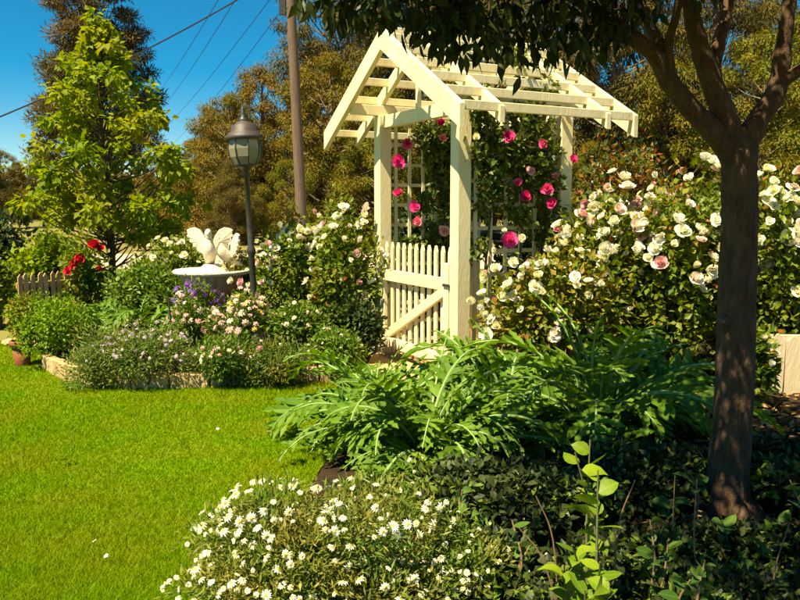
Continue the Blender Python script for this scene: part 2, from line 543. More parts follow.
def foliage_chunk(rng, lobes, n, ll, lw, template=LEAF2, up=0.5, droop=0.0, minz=0.02, hollow=0.5):
    P, d = lobes_cloud(rng, lobes, n, hollow)
    P[:, 2] = np.maximum(P[:, 2], minz + 0.03 * rng.random(n))
    D = unit(d * 0.8 + rand_dir(rng, n) * 0.9 + np.array([0, 0, up * 0.5 - droop]))
    Nn = unit(d * 0.6 + rand_dir(rng, n) * 0.55 + np.array([0, 0, up * 1.6]))
    s = 0.7 + 0.6 * rng.random(n)
    return cloud(template, P, D, Nn, ll * s, lw * s)

def stem_chunks(rng, lobes, base_r, r0, sides=5, k=None):
    lst = []
    for lb in lobes[:k]:
        c = Vector(lb[:3])
        a = rng.random() * 6.28
        b = Vector((base_r * math.cos(a) * rng.random(), base_r * math.sin(a) * rng.random(), -0.02))
        mid = b.lerp(c, 0.5) + Vector((rng.normal() * 0.04, rng.normal() * 0.04, 0.08 * c.z))
        pts = spline([b, mid, c], 3)
        lst.append((pts, np.linspace(r0, r0 * 0.35, len(pts)), sides))
    return tubes(lst)

# ------------------------------------------------------------------ flower meshes
def petal_patch(r0, r1, w, tilt, cup, ang, z0):
    """one cupped petal: 6 verts, 4 tris"""
    ca, sa = math.cos(ang), math.sin(ang)
    pts = [(r0, 0, 0), ((r0 + r1) * 0.5, -w * 0.5, cup * 0.4), ((r0 + r1) * 0.5, w * 0.5, cup * 0.4),
           (r1, -w * 0.34, cup), (r1 * 1.06, 0, cup * 0.9), (r1, w * 0.34, cup)]
    V = []
    for (r, t, z) in pts:
        rr = r * math.cos(tilt) - z * math.sin(tilt)
        zz = r * math.sin(tilt) + z * math.cos(tilt)
        V.append((rr * ca - t * sa, rr * sa + t * ca, zz + z0))
    return V, [(0, 1, 4), (1, 3, 4), (0, 4, 2), (2, 4, 5)]

def rose_mesh(name, mat, seed, openness=1.0):
    rng = random.Random(seed)
    V, T = [], []
    for (n, r0, r1, w, tilt, cup, z0) in ((6, 0.05, 0.50, 0.50, 0.42 * openness, 0.14, -0.04), (6, 0.04, 0.42, 0.44, 0.75, 0.10, 0.02),
                                          (5, 0.02, 0.34, 0.34, 1.0, 0.06, 0.08), (3, 0.0, 0.26, 0.26, 1.3, 0.02, 0.14)):
        a0 = rng.random() * 6.28
        for i in range(n):
            v, t = petal_patch(r0, r1 * rng.uniform(0.85, 1.12), w * rng.uniform(0.9, 1.1), tilt + rng.uniform(-0.15, 0.15), cup, a0 + i * 6.283 / n + rng.uniform(-0.12, 0.12), z0)
            k = len(V)
            V += v; T += [tuple(x + k for x in tt) for tt in t]
    # green calyx below
    k = len(V)
    C = [(0, 0, -0.16)] + [(0.14 * math.cos(j * 1.2566), 0.14 * math.sin(j * 1.2566), -0.01) for j in range(5)]
    return mesh_of(name, [(np.array(V), np.array(T), 0), (np.array(C), np.array([(0, (j + 1) % 5 + 1, j + 1) for j in range(5)]), 1)], [mat, M['stem']])

def daisy_mesh(name, pmat, emat, seed, n=11, droop=0.1):
    rng = random.Random(seed)
    V, T = [], []
    for i in range(n):
        a = i * 6.2832 / n + rng.uniform(-0.1, 0.1)
        r = 0.5 * rng.uniform(0.88, 1.06)
        z = -droop * rng.uniform(0.2, 1.6)
        w = 0.5 * 2 * math.pi / n * 0.52
        k = len(V)
        for (rr, tt, zz) in ((0.10, 0, 0.02), (r * 0.65, -w * 0.65, z * 0.3 + 0.03), (r * 0.65, w * 0.65, z * 0.3 + 0.03), (r, 0, z)):
            V.append((rr * math.cos(a) - tt * math.sin(a), rr * math.sin(a) + tt * math.cos(a), zz))
        T += [(k, k + 1, k + 3), (k, k + 3, k + 2)]
    E, ET = [(0, 0, 0.09)], []
    for j in range(7):
        E.append((0.15 * math.cos(j * 0.8976), 0.15 * math.sin(j * 0.8976), 0.03))
    ET = [(0, j + 1, (j + 1) % 7 + 1) for j in range(7)]
    S = [(0.012, 0, 0), (-0.006, 0.01, 0), (-0.006, -0.01, 0), (0.012, 0.03, -0.6), (-0.006, 0.04, -0.6), (-0.006, 0.02, -0.6)]
    ST = [(0, 1, 4, 3), (1, 2, 5, 4), (2, 0, 3, 5)]
    return mesh_of(name, [(np.array(V), np.array(T), 0), (np.array(E), np.array(ET), 1), (np.array(S), np.array(ST), 2)], [pmat, emat, M['stem']])

BL = {}
for key in ('white', 'cream', 'pinkwhite', 'pink', 'red'):
    BL[key] = [rose_mesh("rose_bloom", PT[key], s, 0.5 + 0.5 * s) for s in range(3)]
BL['daisy'] = [daisy_mesh("daisy_flower", PT['daisy'], PT['daisy_eye'], s, 11 + s) for s in range(3)]
BL['pinkdaisy'] = [daisy_mesh("pink_flower", PT['pinkdaisy'], PT['daisy_eye'], s, 8) for s in range(2)]
BL['mauve'] = [daisy_mesh("mauve_flower", PT['mauve'], PT['daisy_eye'], s, 8) for s in range(2)]
BL['purple'] = [daisy_mesh("purple_flower", PT['purple'], PT['purple'], s, 5) for s in range(2)]
BL['magenta'] = [daisy_mesh("magenta_flower", PT['magenta'], PT['daisy_eye'], s, 8) for s in range(2)]
BL['yellow'] = [daisy_mesh("yellow_flower", PT['yellow'], PT['daisy_eye'], s, 8) for s in range(2)]

def place_bloom(rng, parent, key, p, d, size, name="bloom", offset=Vector((0, 0, 0))):
    me = BL[key][int(rng.integers(len(BL[key])))]
    q = Vector(d).normalized().to_track_quat('Z', 'Y')
    zs = rng.uniform(0.6, 1.3) if size > 0.08 else rng.uniform(0.5, 3.2)
    o = link(name, me, parent, loc=Vector(p) - offset, scale=(size, size, size * zs) if size > 0.08 else (size * rng.uniform(0.8, 1.05), size, size * zs))
    e = (q @ Matrix.Rotation(rng.random() * 6.28, 3, 'Z').to_quaternion()).to_euler()
    o.rotation_euler = e
    return o

# ------------------------------------------------------------------ ground
def sheet(name, poly, z, mat, sub=0):
    bm = bmesh.new()
    bm.faces.new([bm.verts.new((x, y, z)) for (x, y) in poly])
    bmesh.ops.triangulate(bm, faces=bm.faces[:])
    bmesh.ops.recalc_face_normals(bm, faces=bm.faces[:])
    me = bpy.data.meshes.new(name); bm.to_mesh(me); bm.free()
    if me.polygons and me.polygons[0].normal.z < 0:
        me.flip_normals()
    me.materials.append(mat)
    return struct(link(name, me))

sheet("ground", [(-900, -200), (900, -200), (900, 1500), (-900, 1500)], 0.0, M['earth'])
sheet("dirt_road", [(-60, 19.5), (60, 18.5), (60, 24.5), (-60, 25.5)], 0.006, M['road'])
sheet("verge", [(-60, 12.6), (60, 11.8), (60, 18.4), (-60, 19.4)], 0.005, M['verge'])

LAWN = [(-12, -3), (-0.2, -3), (-0.25, 2.0), (-0.55, 3.4), (-0.45, 4.4), (-0.25, 5.2), (-0.10, 5.9), (-0.25, 6.5), (-0.75, 6.55),
        (-1.5, 6.35), (-2.2, 6.30), (-2.8, 6.55), (-3.15, 6.9), (-3.5, 7.6), (-4.1, 8.5), (-7.5, 9.2), (-12, 9.6)]
sheet("lawn", LAWN, 0.010, M['lawn'])
sheet("garden_path", [(-0.35, 6.35), (-0.05, 5.95), (0.50, 6.50), (0.85, 6.75), (1.3, 7.7), (0.75, 8.75), (-0.2, 8.1), (-0.45, 7.0)], 0.022, M['path'])

def mound(name, poly, h, mat, seed, n=60):
    """a bed of soil: grid over the polygon, heaped and lumpy, edges running down to the ground"""
    rng = rngs(seed)
    P = np.array(poly, float)
    lo, hi = P.min(0), P.max(0)
    c = (lo + hi) / 2
    xs = np.linspace(lo[0], hi[0], n); ys = np.linspace(lo[1], hi[1], n)
    X, Y = np.meshgrid(xs, ys, indexing='ij')
    dist = np.full(X.shape, 1e9)
    inside = np.zeros(X.shape, bool)
    for i in range(len(P)):
        a, b = P[i], P[(i + 1) % len(P)]
        ab = b - a
        t = np.clip(((X - a[0]) * ab[0] + (Y - a[1]) * ab[1]) / (ab @ ab), 0, 1)
        dist = np.minimum(dist, np.hypot(X - a[0] - t * ab[0], Y - a[1] - t * ab[1]))
        cond = ((a[1] > Y) != (b[1] > Y)) & (X < (b[0] - a[0]) * (Y - a[1]) / (b[1] - a[1] + 1e-12) + a[0])
        inside ^= cond
    s = np.where(inside, dist, -dist)
    Z = 0.012 + h * np.clip(s / 0.25, -0.3, 1)
    lump = sum(np.sin(X * f1 + p1) * np.sin(Y * f2 + p2) for f1, f2, p1, p2 in rng.uniform(4, 17, (5, 4)))
    Z = Z + 0.012 * lump * np.clip(s / 0.2, 0, 1) + 0.01 * rng.normal(size=X.shape) * (s > 0.05)
    V = np.stack([X, Y, Z], -1).reshape(-1, 3)
    idx = np.arange(n * n).reshape(n, n)
    Fq = np.stack([idx[:-1, :-1], idx[1:, :-1], idx[1:, 1:], idx[:-1, 1:]], -1).reshape(-1, 4)
    keep = (s > -0.12).reshape(-1)[Fq].any(1)
    return struct(build(name, [(V, Fq[keep])], mat, smooth=True))

FARBED = [(-3.15, 6.95), (-2.8, 6.6), (-2.2, 6.36), (-1.5, 6.42), (-0.8, 6.62), (-0.3, 6.9), (-0.25, 8.1), (-0.8, 10.5), (-3.0, 11.5), (-5.2, 11.3), (-4.0, 8.6), (-3.45, 7.65)]
mound("far_garden_bed", FARBED, 0.14, M['soil'], 3, 70)
NEARBED = [(-0.15, -1.0), (-0.2, 2.0), (-0.5, 3.4), (-0.4, 4.4), (-0.2, 5.2), (0.0, 5.85), (0.55, 6.3), (1.3, 7.4), (2.0, 8.6), (9, 9.0), (9, -1)]
mound("near_garden_bed", NEARBED, 0.05, M['soil'], 4, 110)

# grass blades of the lawn, thinner with distance
def inside_poly(P, poly):
    A = np.array(poly, float)
    ins = np.zeros(len(P), bool)
    for i in range(len(A)):
        a, b = A[i], A[(i + 1) % len(A)]
        cond = ((a[1] > P[:, 1]) != (b[1] > P[:, 1])) & (P[:, 0] < (b[0] - a[0]) * (P[:, 1] - a[1]) / (b[1] - a[1] + 1e-12) + a[0])
        ins ^= cond
    return ins

rng = rngs(11)
n = 520000
yy = 2.6 * (9.6 / 2.6) ** rng.random(n)
xx = (rng.random(n) * 1.15 - 0.6) * yy * 0.95
PP = np.stack([xx, yy, np.full(n, 0.010)], 1)
PP = PP[inside_poly(PP, LAWN)]
n = len(PP)
up = np.tile(np.array([0, 0, 1.0]), (n, 1))
lean = rng.normal(size=(n, 3)) * 0.95; lean[:, 2] = 0
hgt = (0.022 + 0.020 * rng.random(n)) * (1 + 0.3 * np.sin(PP[:, 0] * 2.1 + 1) * np.sin(PP[:, 1] * 1.7))
wid = 0.004 * (0.8 + 0.5 * rng.random(n)) * (PP[:, 1] / 3.5) ** 0.8
V, Fi = cloud(BLADE, PP, up + lean, rand_dir(rng, n), hgt, wid)
gr = build("lawn_grass", [(V, Fi)], G['grass'], kind="stuff")
gr["label"] = "short mown bright green lawn grass"
gr["category"] = "grass"

# ------------------------------------------------------------------ arbour
ANG = R(28.0)
AL, AW = 1.074, 1.45
a_dir = Vector((math.cos(ANG), math.sin(ANG), 0)); b_dir = Vector((-math.sin(ANG), math.cos(ANG), 0))
P1 = Vector((0.508, 6.6, 0))
ACEN = P1 + a_dir * (AL / 2) + b_dir * (AW / 2)
arb = thing("garden_arbour", "cream painted timber garden arbour with open gabled slat roof and picket gate", "arbour", ACEN, ANG)
mp = M['paint']
ps = 0.065
for sx in (-1, 1):
    for sy in (-1, 1):
        box("post", (sx * AL / 2 - ps, sy * AW / 2 - ps, -0.05), (sx * AL / 2 + ps, sy * AW / 2 + ps, 2.39), mp, arb, 0.006)
APEX, TIPZ, HALF = 3.06, 2.27, 1.31
SL = (APEX - TIPZ) / HALF
XF, XB = -0.90, 0.84
RX = (XF, -AL / 2, AL / 2, XB)
for i, x in enumerate(RX):
    dpt = 0.185 if i in (0, 3) else 0.13
    th = 0.024
    for s in (-1, 1):
        prism("rafter", [(s * 0.0015, APEX - 0.002), (s * HALF, TIPZ), (s * HALF, TIPZ - dpt), (s * 0.0015, APEX - dpt - 0.002)], 'x', x - th, x + th, mp, arb)
for s in (-1, 1):
    for fr in (0.025, 0.205, 0.385, 0.565, 0.745, 0.91):
        y = s * HALF * (1 - fr)
        zt = APEX - SL * abs(y) + 0.006
        box("purlin", (XF + 0.0245, y - 0.018, zt - 0.07), (XB - 0.0245, y + 0.018, zt), mp, arb)
    box("top_plate", (XF + 0.0245, s * AW / 2 - 0.035, 2.392), (XB - 0.0245, s * AW / 2 + 0.035, 2.49), mp, arb)
box("ridge_board", (XF + 0.0245, -0.016, 2.90), (XB - 0.0245, 0.016, 3.075), mp, arb)
for sx in (-1, 1):
    box("tie_beam", (sx * AL / 2 - 0.03, -AW / 2 + ps + 0.001, 2.27), (sx * AL / 2 + 0.03, AW / 2 - ps - 0.001, 2.388), mp, arb)
box("king_post", (-AL / 2 - 0.02, -0.022, 2.389), (-AL / 2 + 0.02, 0.022, 2.92), mp, arb)
# lattice side panels: every lath a part
for s in (-1, 1):
    x0, x1 = -AL / 2 + ps + 0.001, AL / 2 - ps - 0.001
    yy0 = s * AW / 2
    k = 6
    for i in range(k):
        x = x0 + (i + 0.5) * (x1 - x0) / k
        box("lattice_lath", (x - 0.017, yy0 - s * 0.001, 0.08), (x + 0.017, yy0 - s * 0.017, 2.36) if s < 0 else (x + 0.017, yy0 - 0.017, 2.36), mp, arb, 0.002) if False else \
            box("lattice_lath", (x - 0.017, yy0 - 0.016, 0.08), (x + 0.017, yy0 - 0.001, 2.36), mp, arb, 0.002)
    for j in range(12):
        z = 0.12 + j * 0.2
        box("lattice_lath", (x0, yy0 + 0.000, z - 0.017), (x1, yy0 + 0.015, z + 0.017), mp, arb, 0.002)
# gate
gate = bpy.data.objects.new("gate", None); COL.objects.link(gate); gate.parent = arb
gate.location = (-AL / 2 - 0.02, 0, 0)
gw = AW / 2 - ps - 0.012
box("stile", (-0.05, -gw, 0.08), (-0.01, -gw + 0.085, 1.02), mp, gate)
box("stile", (-0.05, gw - 0.085, 0.08), (-0.01, gw, 0.86), mp, gate)
box("rail", (-0.053, -gw + 0.0, 0.79), (-0.0505, gw, 0.90), mp, gate, 0) if False else box("rail", (-0.05, -gw + 0.086, 0.78), (-0.01, gw - 0.086, 0.89), mp, gate)
box("rail", (-0.05, -gw + 0.086, 0.12), (-0.01, gw - 0.086, 0.22), mp, gate)
# diagonal brace
bl = box_mesh("brace", 0.034, 0.088, math.hypot(2 * gw - 0.17, 0.55), mp)
br = link("brace", bl, gate, loc=(-0.032, 0.0, 0.5))
br.rotation_euler = (math.atan2(2 * gw - 0.17, 0.55), 0, 0)
k = 11
for i in range(k):
    y = -gw + 0.05 + i * (2 * gw - 0.1) / (k - 1)
    zt = 1.16
    prism("picket", [(y - 0.026, 0.07), (y + 0.026, 0.07), (y + 0.026, zt - 0.05), (y + 0.006, zt), (y - 0.006, zt), (y - 0.026, zt - 0.05)], 'x', -0.008, 0.014, mp, gate, 0.003)
box("latch", (-0.066, -gw - 0.03, 0.82), (-0.0505, -gw + 0.07, 0.845), M['iron'], gate, 0.002)
for z in (0.25, 0.82):
    box("hinge", (-0.06, gw - 0.10, z), (-0.0505, gw + 0.012, z + 0.03), M['iron'], gate, 0.002)

def arb_w(x, y, z):
    return ACEN + a_dir * x + b_dir * y + Vector((0, 0, z))

# ------------------------------------------------------------------ lamp post
LP = at(257, 350, 8.0); LP.z = 0.1
lamp = thing("lamp_post", "dark iron garden lamp post with glass lantern standing among the white roses", "lamp post", LP)
lamp.rotation_euler = (0, R(-2.2), 0)
H0 = at(248, 166, 8.0).z - 0.1
build("post", lathe([(0.10, -0.05), (0.10, 0.05), (0.075, 0.08), (0.06, 0.2), (0.045, 0.26), (0.035, 0.32), (0.032, 0.9), (0.045, 0.93), (0.045, 0.97), (0.032, 1.0), (0.026, H0 - 0.1), (0.04, H0 - 0.09), (0.03, H0 - 0.05)], 14), M['iron'], lamp, True)
build("lantern_cup", lathe([(0.03, H0 - 0.06), (0.045, H0 - 0.04), (0.07, H0 - 0.015), (0.125, H0), (0.125, H0 + 0.02)], 12), M['iron'], lamp, True)
def glass_mat():
    m, nt, N, L, out = nmat("frosted_lantern_glass")
    p = N.new("ShaderNodeBsdfPrincipled")
    p.inputs["Base Color"].default_value = (0.34, 0.32, 0.22, 1)
    p.inputs["Roughness"].default_value = 0.12
    t = N.new("ShaderNodeBsdfTransparent"); t.inputs[0].default_value = (0.75, 0.85, 0.75, 1)
    ms = N.new("ShaderNodeMixShader"); ms.inputs[0].default_value = 0.45
    L.new(p.outputs[0], ms.inputs[1]); L.new(t.outputs[0], ms.inputs[2]); L.new(ms.outputs[0], out.inputs[0])
    return m
M['glass'] = glass_mat()
HG = 0.27
def hexring(r, z, k=8):
    return [(r * math.cos(2 * math.pi * (j + 0.5) / k), r * math.sin(2 * math.pi * (j + 0.5) / k), z) for j in range(k)]
rings = [(0.118, H0 + 0.02), (0.155, H0 + 0.09), (0.168, H0 + 0.17), (0.155, H0 + HG)]
for j in range(8):
    jj = (j + 1) % 8
    pan = []
    for (r, z) in rings:
        h = hexring(r, z)
        pan += [h[j], h[jj]]
    build("glass_pane", [(np.array(pan), np.array([(0, 1, 3, 2), (2, 3, 5, 4), (4, 5, 7, 6)]))], M['glass'], lamp)
    build("glazing_bar", tubes([([hexring(r + 0.003, z)[j] for (r, z) in rings], 0.0075, 5)]), M['iron'], lamp)
build("lantern_roof", lathe([(0.17, H0 + HG - 0.01), (0.19, H0 + HG), (0.185, H0 + HG + 0.03), (0.15, H0 + HG + 0.06), (0.135, H0 + HG + 0.08), (0.125, H0 + HG + 0.125), (0.07, H0 + HG + 0.16), (0.05, H0 + HG + 0.175)], 16), M['bronze'], lamp, True)
build("finial", lathe([(0.05, H0 + HG + 0.175), (0.052, H0 + HG + 0.20), (0.025, H0 + HG + 0.215), (0.036, H0 + HG + 0.245), (0.02, H0 + HG + 0.265), (0.026, H0 + HG + 0.29), (0.010, H0 + HG + 0.31), (0.004, H0 + HG + 0.35)], 10), M['iron'], lamp, True)

# ------------------------------------------------------------------ bird bath
BB = at(212, 272, 9.0)
bath = thing("bird_bath", "pale cast stone bird bath with white doves spreading wings on its wide basin", "bird bath", (BB.x, 9.0, 0.1))
zb = BB.z - 0.1
build("bowl", lathe([(0.10, zb - 0.30), (0.20, zb - 0.26), (0.29, zb - 0.17), (0.345, zb - 0.07), (0.352, zb - 0.032)], 96, 24, 0.03), M['shaded_stone'], bath, True)  # underside of the basin, its shade painted in by the darker stone colour
build("basin", lathe([(0.36, zb - 0.03), (0.43, zb - 0.015), (0.44, zb + 0.015), (0.425, zb + 0.03), (0.36, zb + 0.01), (0.25, zb - 0.05), (0.05, zb - 0.07)], 48, 24, 0.012), M['stone'], bath, True)
build("pedestal", lathe([(0.26, -0.05), (0.26, 0.05), (0.21, 0.07), (0.17, 0.12), (0.13, 0.2), (0.12, zb - 0.40), (0.15, zb - 0.33), (0.17, zb - 0.285)], 48, 12, 0.06), M['shaded_stone'], bath, True)
build("mount", lathe([(0.20, zb - 0.06), (0.17, zb + 0.03), (0.12, zb + 0.06), (0.09, zb + 0.09)], 20, 5, 0.08), M['stone'], bath, True)
def dove(x, y, z, sc, rz, wing):
    d = bpy.data.objects.new("dove_figure", None); COL.objects.link(d); d.parent = bath
    d.location = (x, y, z); d.rotation_euler = (0, 0, rz); d.scale = (sc, sc, sc * 1.3)
    body = spline([(0, 0.22, -0.02), (0, 0.12, 0.02), (0, 0.02, 0.07), (0, -0.06, 0.13), (0, -0.075, 0.19), (0, -0.085, 0.235), (0, -0.11, 0.262), (0, -0.15, 0.255)], 4)
    rad = np.interp(np.linspace(0, 1, len(body)), [0, 0.14, 0.3, 0.45, 0.57, 0.7, 0.85, 0.93, 1.0], [0.03, 0.036, 0.062, 0.068, 0.046, 0.03, 0.038, 0.016, 0.004])
    build("body", tubes([(body, rad, 12)]), M['stone'], d, True)
    for s in (-1, 1):
        # raised wing: a curved plate with a scalloped feather edge
        out = [(0.02, 0.09), (0.03, 0.17), (0.055, 0.235), (0.10, 0.285), (0.155, 0.305), (0.20, 0.30), (0.235, 0.285), (0.225, 0.255), (0.235, 0.235), (0.205, 0.215), (0.21, 0.19), (0.175, 0.175), (0.175, 0.15), (0.135, 0.145), (0.13, 0.115), (0.085, 0.10), (0.06, 0.075)]
        n_ = len(out)
        cen = (0.10, 0.19)
        V = [Vector((s * x, 0.02 + 0.5 * x - 1.1 * x * x, z)) for (x, z) in out]
        V += [v + Vector((s * -0.006, 0.022, 0)) for v in V]
        V += [Vector((s * cen[0], 0.035 + 0.02, cen[1])) - Vector((0, 0.012, 0)), Vector((s * cen[0], 0.09, cen[1]))]
        T = []
        for i in range(n_):
            j = (i + 1) % n_
            T += [(i, j, 2 * n_), (n_ + j, n_ + i, 2 * n_ + 1), (i, n_ + i, j), (j, n_ + i, n_ + j)]
        build("wing", [(np.array([tuple(v) for v in V]), np.array(T))], M['stone'], d)
dove(-0.02, 0.0, zb + 0.07, 1.12, R(8), True)
dove(0.15, 0.14, zb + 0.07, 0.95, R(-62), True)

# ------------------------------------------------------------------ utility pole and wires
PD = 20.0
pb = at(304, 265, PD); pt = at(288, -55, PD)
pole = thing("utility_pole", "tall weathered timber utility pole rising behind the rose bushes", "utility pole", (pb.x, PD, 0))
vec = pt - Vector((pb.x, PD, 0))
build("pole_shaft", tubes([([vec * t for t in np.linspace(0, 1, 9)], np.linspace(0.15, 0.105, 9), 12)]), M['polewood'], pole, True)
ca = vec * 0.965
box("crossarm", (ca.x - 1.05, ca.y - 0.19, ca.z - 0.06), (ca.x + 1.05, ca.y - 0.10, ca.z + 0.06), M['polewood'], pole, 0.01)
for dx in (-0.95, -0.5, 0.5, 0.95):
    o = build("insulator", lathe([(0.03, 0), (0.06, 0.03), (0.04, 0.06), (0.055, 0.09), (0.02, 0.14)], 10), M['stone'], pole, True)
    o.location = (ca.x + dx, ca.y - 0.145, ca.z + 0.06)
box("pole_bracket", (vec.x * 0.8 - 0.30, -0.05, vec.z * 0.79), (vec.x * 0.8 - 0.13, 0.05, vec.z * 0.79 + 0.9), M['iron'], pole, 0.01)
wires = [((-0.95, 0.10), (143, 108), "uppermost thin power line sloping across the blue sky"),
         ((-0.5, 0.10), (148, 122), "second thin power line sloping across the blue sky below the uppermost"),
         ((0.5, 0.10), (150, 140), "third thin power line sloping across the blue sky"),
         ((0.95, 0.10), (165, 150), "lowest thin power line sloping across the blue sky")]
for (dx, dz), (u, v), lab in wires:
    p0 = Vector((pb.x, PD, 0)) + ca + Vector((dx, -0.145, 0.06 + dz))
    p1 = at(u, v, 75)
    pts = [p0.lerp(p1, t) - Vector((0, 0, 0.5 * 4 * t * (1 - t))) for t in np.linspace(0, 1, 20)]
    tag(build("power_line", tubes([(pts, 0.011, 4)]), M['wire']), lab, "power line")
p0 = Vector((pb.x, PD, 0)) + vec * 0.93
p1 = at(-150, 172, 16)
pts = [p0.lerp(p1, t) - Vector((0, 0, 0.35 * 4 * t * (1 - t))) for t in np.linspace(0, 1, 20)]
tag(build("service_cable", tubes([(pts, 0.018, 5)]), M['wire']), "thick dark service cable passing behind the leafy green tree", "cable")

# ------------------------------------------------------------------ trees with an envelope
def env_tree(name, rng, height, trunk_r, crown, clumps, leaves, ll, lw, leafmat, barkmat, crown_lo=0.25, clump_r=0.16, droop=0.3, template=LEAF2, hollow=0.35, lean=0.0, flat=0.7, limb=0.42, skin=0.15, jit=0.0):
    """returns trunk mesh and crown mesh; crown(t) gives the radius at relative height t"""
    tr = [Vector((lean * height * t + 0.02 * height * math.sin(5 * t + 1) * t, 0.015 * height * math.sin(4 * t + 2) * t, height * t * 0.97)) for t in np.linspace(0, 1, 10)]
    lst = [(tr, np.linspace(trunk_r, trunk_r * 0.12, 10), 9)]
    lobes = []
    for i in range(clumps):
        t = crown_lo + (1 - crown_lo) * ((i + rng.random()) / clumps)
        r = crown(t) * math.sqrt(skin + (1 - skin) * rng.random()) * (1 + jit * rng.normal())
        a = i * 2.39996 + rng.random() * 0.8
        base = tr[0].lerp(tr[-1], min(1, t))
        c = base + Vector((r * math.cos(a), r * math.sin(a), jit * 0.35 * rng.normal()))
        cr = clump_r * height * (0.55 + 0.75 * rng.random()) * (0.55 + 0.45 * (1 - t))
        lobes.append((c.x, c.y, c.z, cr, cr, cr * flat))
        t0 = max(0.12, t - 0.10 - 0.12 * rng.random())
        b = tr[0].lerp(tr[-1], t0)
        mid = b.lerp(c, 0.5) + Vector((0, 0, -0.02 * height))
        rr = trunk_r * (1 - t0) * limb + 0.008
        pts = spline([b, mid, c], 3)
        lst.append((pts, np.linspace(rr, rr * 0.25, len(pts)), 5))
    P, d = lobes_cloud(rng, lobes, leaves, hollow)
    D = unit(d * 0.7 + rand_dir(rng, leaves) * 0.7 + np.array([0, 0, -droop]))
    Nn = unit(d * 0.7 + rand_dir(rng, leaves) * 0.5 + np.array([0, 0, 0.8]))
    s = 0.7 + 0.6 * rng.random(leaves)
    V, Fi = cloud(template, P, D, Nn, ll * s, lw * s)
    tm = mesh_of("trunk", tubes(lst), barkmat, True)
    cm = mesh_of("crown", [(V, Fi)], leafmat)
    return tm, cm

def put_tree(name, meshes, label, cat, loc, rz, sc, group=None, cmat=None):
    t = thing(name, label, cat, loc, rz, group)
    t.scale = (sc,) * 3 if not hasattr(sc, '__len__') else sc
    link("trunk", meshes[0], t)
    c = link("crown", meshes[1], t, "stuff")
    return t

# the young leafy green tree on the left
gt = env_tree("green_tree", rngs(23), 4.4, 0.062, lambda t: float(np.interp(t, [0.2, 0.27, 0.38, 0.55, 0.72, 0.86, 1.0], [0.8, 1.15, 1.30, 1.15, 0.80, 0.34, 0.06])),
              130, 7800, 0.11, 0.075, G['green_tree'], M['bark'], 0.25, 0.056, 0.45, LEAF2, 0.0, flat=0.75, limb=0.16, skin=0.30, jit=0.28)
tp = at(112, 280, 12.0)
put_tree("leafy_tree", gt, "young leafy bright green tree standing beside the red roses", "tree", (tp.x, 12.0, 0), 0.4, 1.0)

# tall dull pine behind it
pn = env_tree("pine", rngs(31), 14.0, 0.26, lambda t: 2.9 * (1.05 - t) ** 0.65 + 0.35, 75, 60000, 0.24, 0.045, G['pine'], M['gumbark'], 0.28, 0.075, 0.1, LEAF2, 0.2, flat=0.5)
pp = at(105, 260, 36)
put_tree("pine_tree", pn, "tall dull brown-green pine with layered tufts behind the leafy green tree", "tree", (pp.x, 36, 0), 0, 1.0)

gums = {}
gums['a'] = env_tree("gum", rngs(41), 9.0, 0.20, lambda t: 3.0 * math.sin(math.pi * min(1, 0.12 + 0.88 * t)) ** 0.6 + 0.2, 66, 50000, 0.17, 0.05, G['gum'], M['gumbark'], 0.10, 0.105, 0.55, LEAF2, 0.2)
gums['b'] = env_tree("gum", rngs(42), 11.0, 0.24, lambda t: 3.2 * math.sin(math.pi * min(1, 0.15 + 0.85 * t)) ** 0.7 + 0.2, 70, 52000, 0.19, 0.05, G['gum_dark'], M['gumbark'], 0.14, 0.10, 0.7, LEAF2, 0.2)
gums['c'] = env_tree("gum", rngs(43), 7.0, 0.15, lambda t: 2.3 * math.sin(math.pi * min(1, 0.10 + 0.9 * t)) ** 0.6 + 0.2, 56, 38000, 0.15, 0.045, G['gum_yellow'], M['gumbark'], 0.06, 0.115, 0.5, LEAF2, 0.2)
gums['d'] = env_tree("gum", rngs(44), 15.0, 0.30, lambda t: 3.6 * math.sin(math.pi * min(1, 0.1 + 0.9 * t)) ** 0.6 + 0.2, 90, 62000, 0.20, 0.052, G['gum_dark'], M['gumbark'], 0.10, 0.085, 0.7, LEAF2, 0.2)
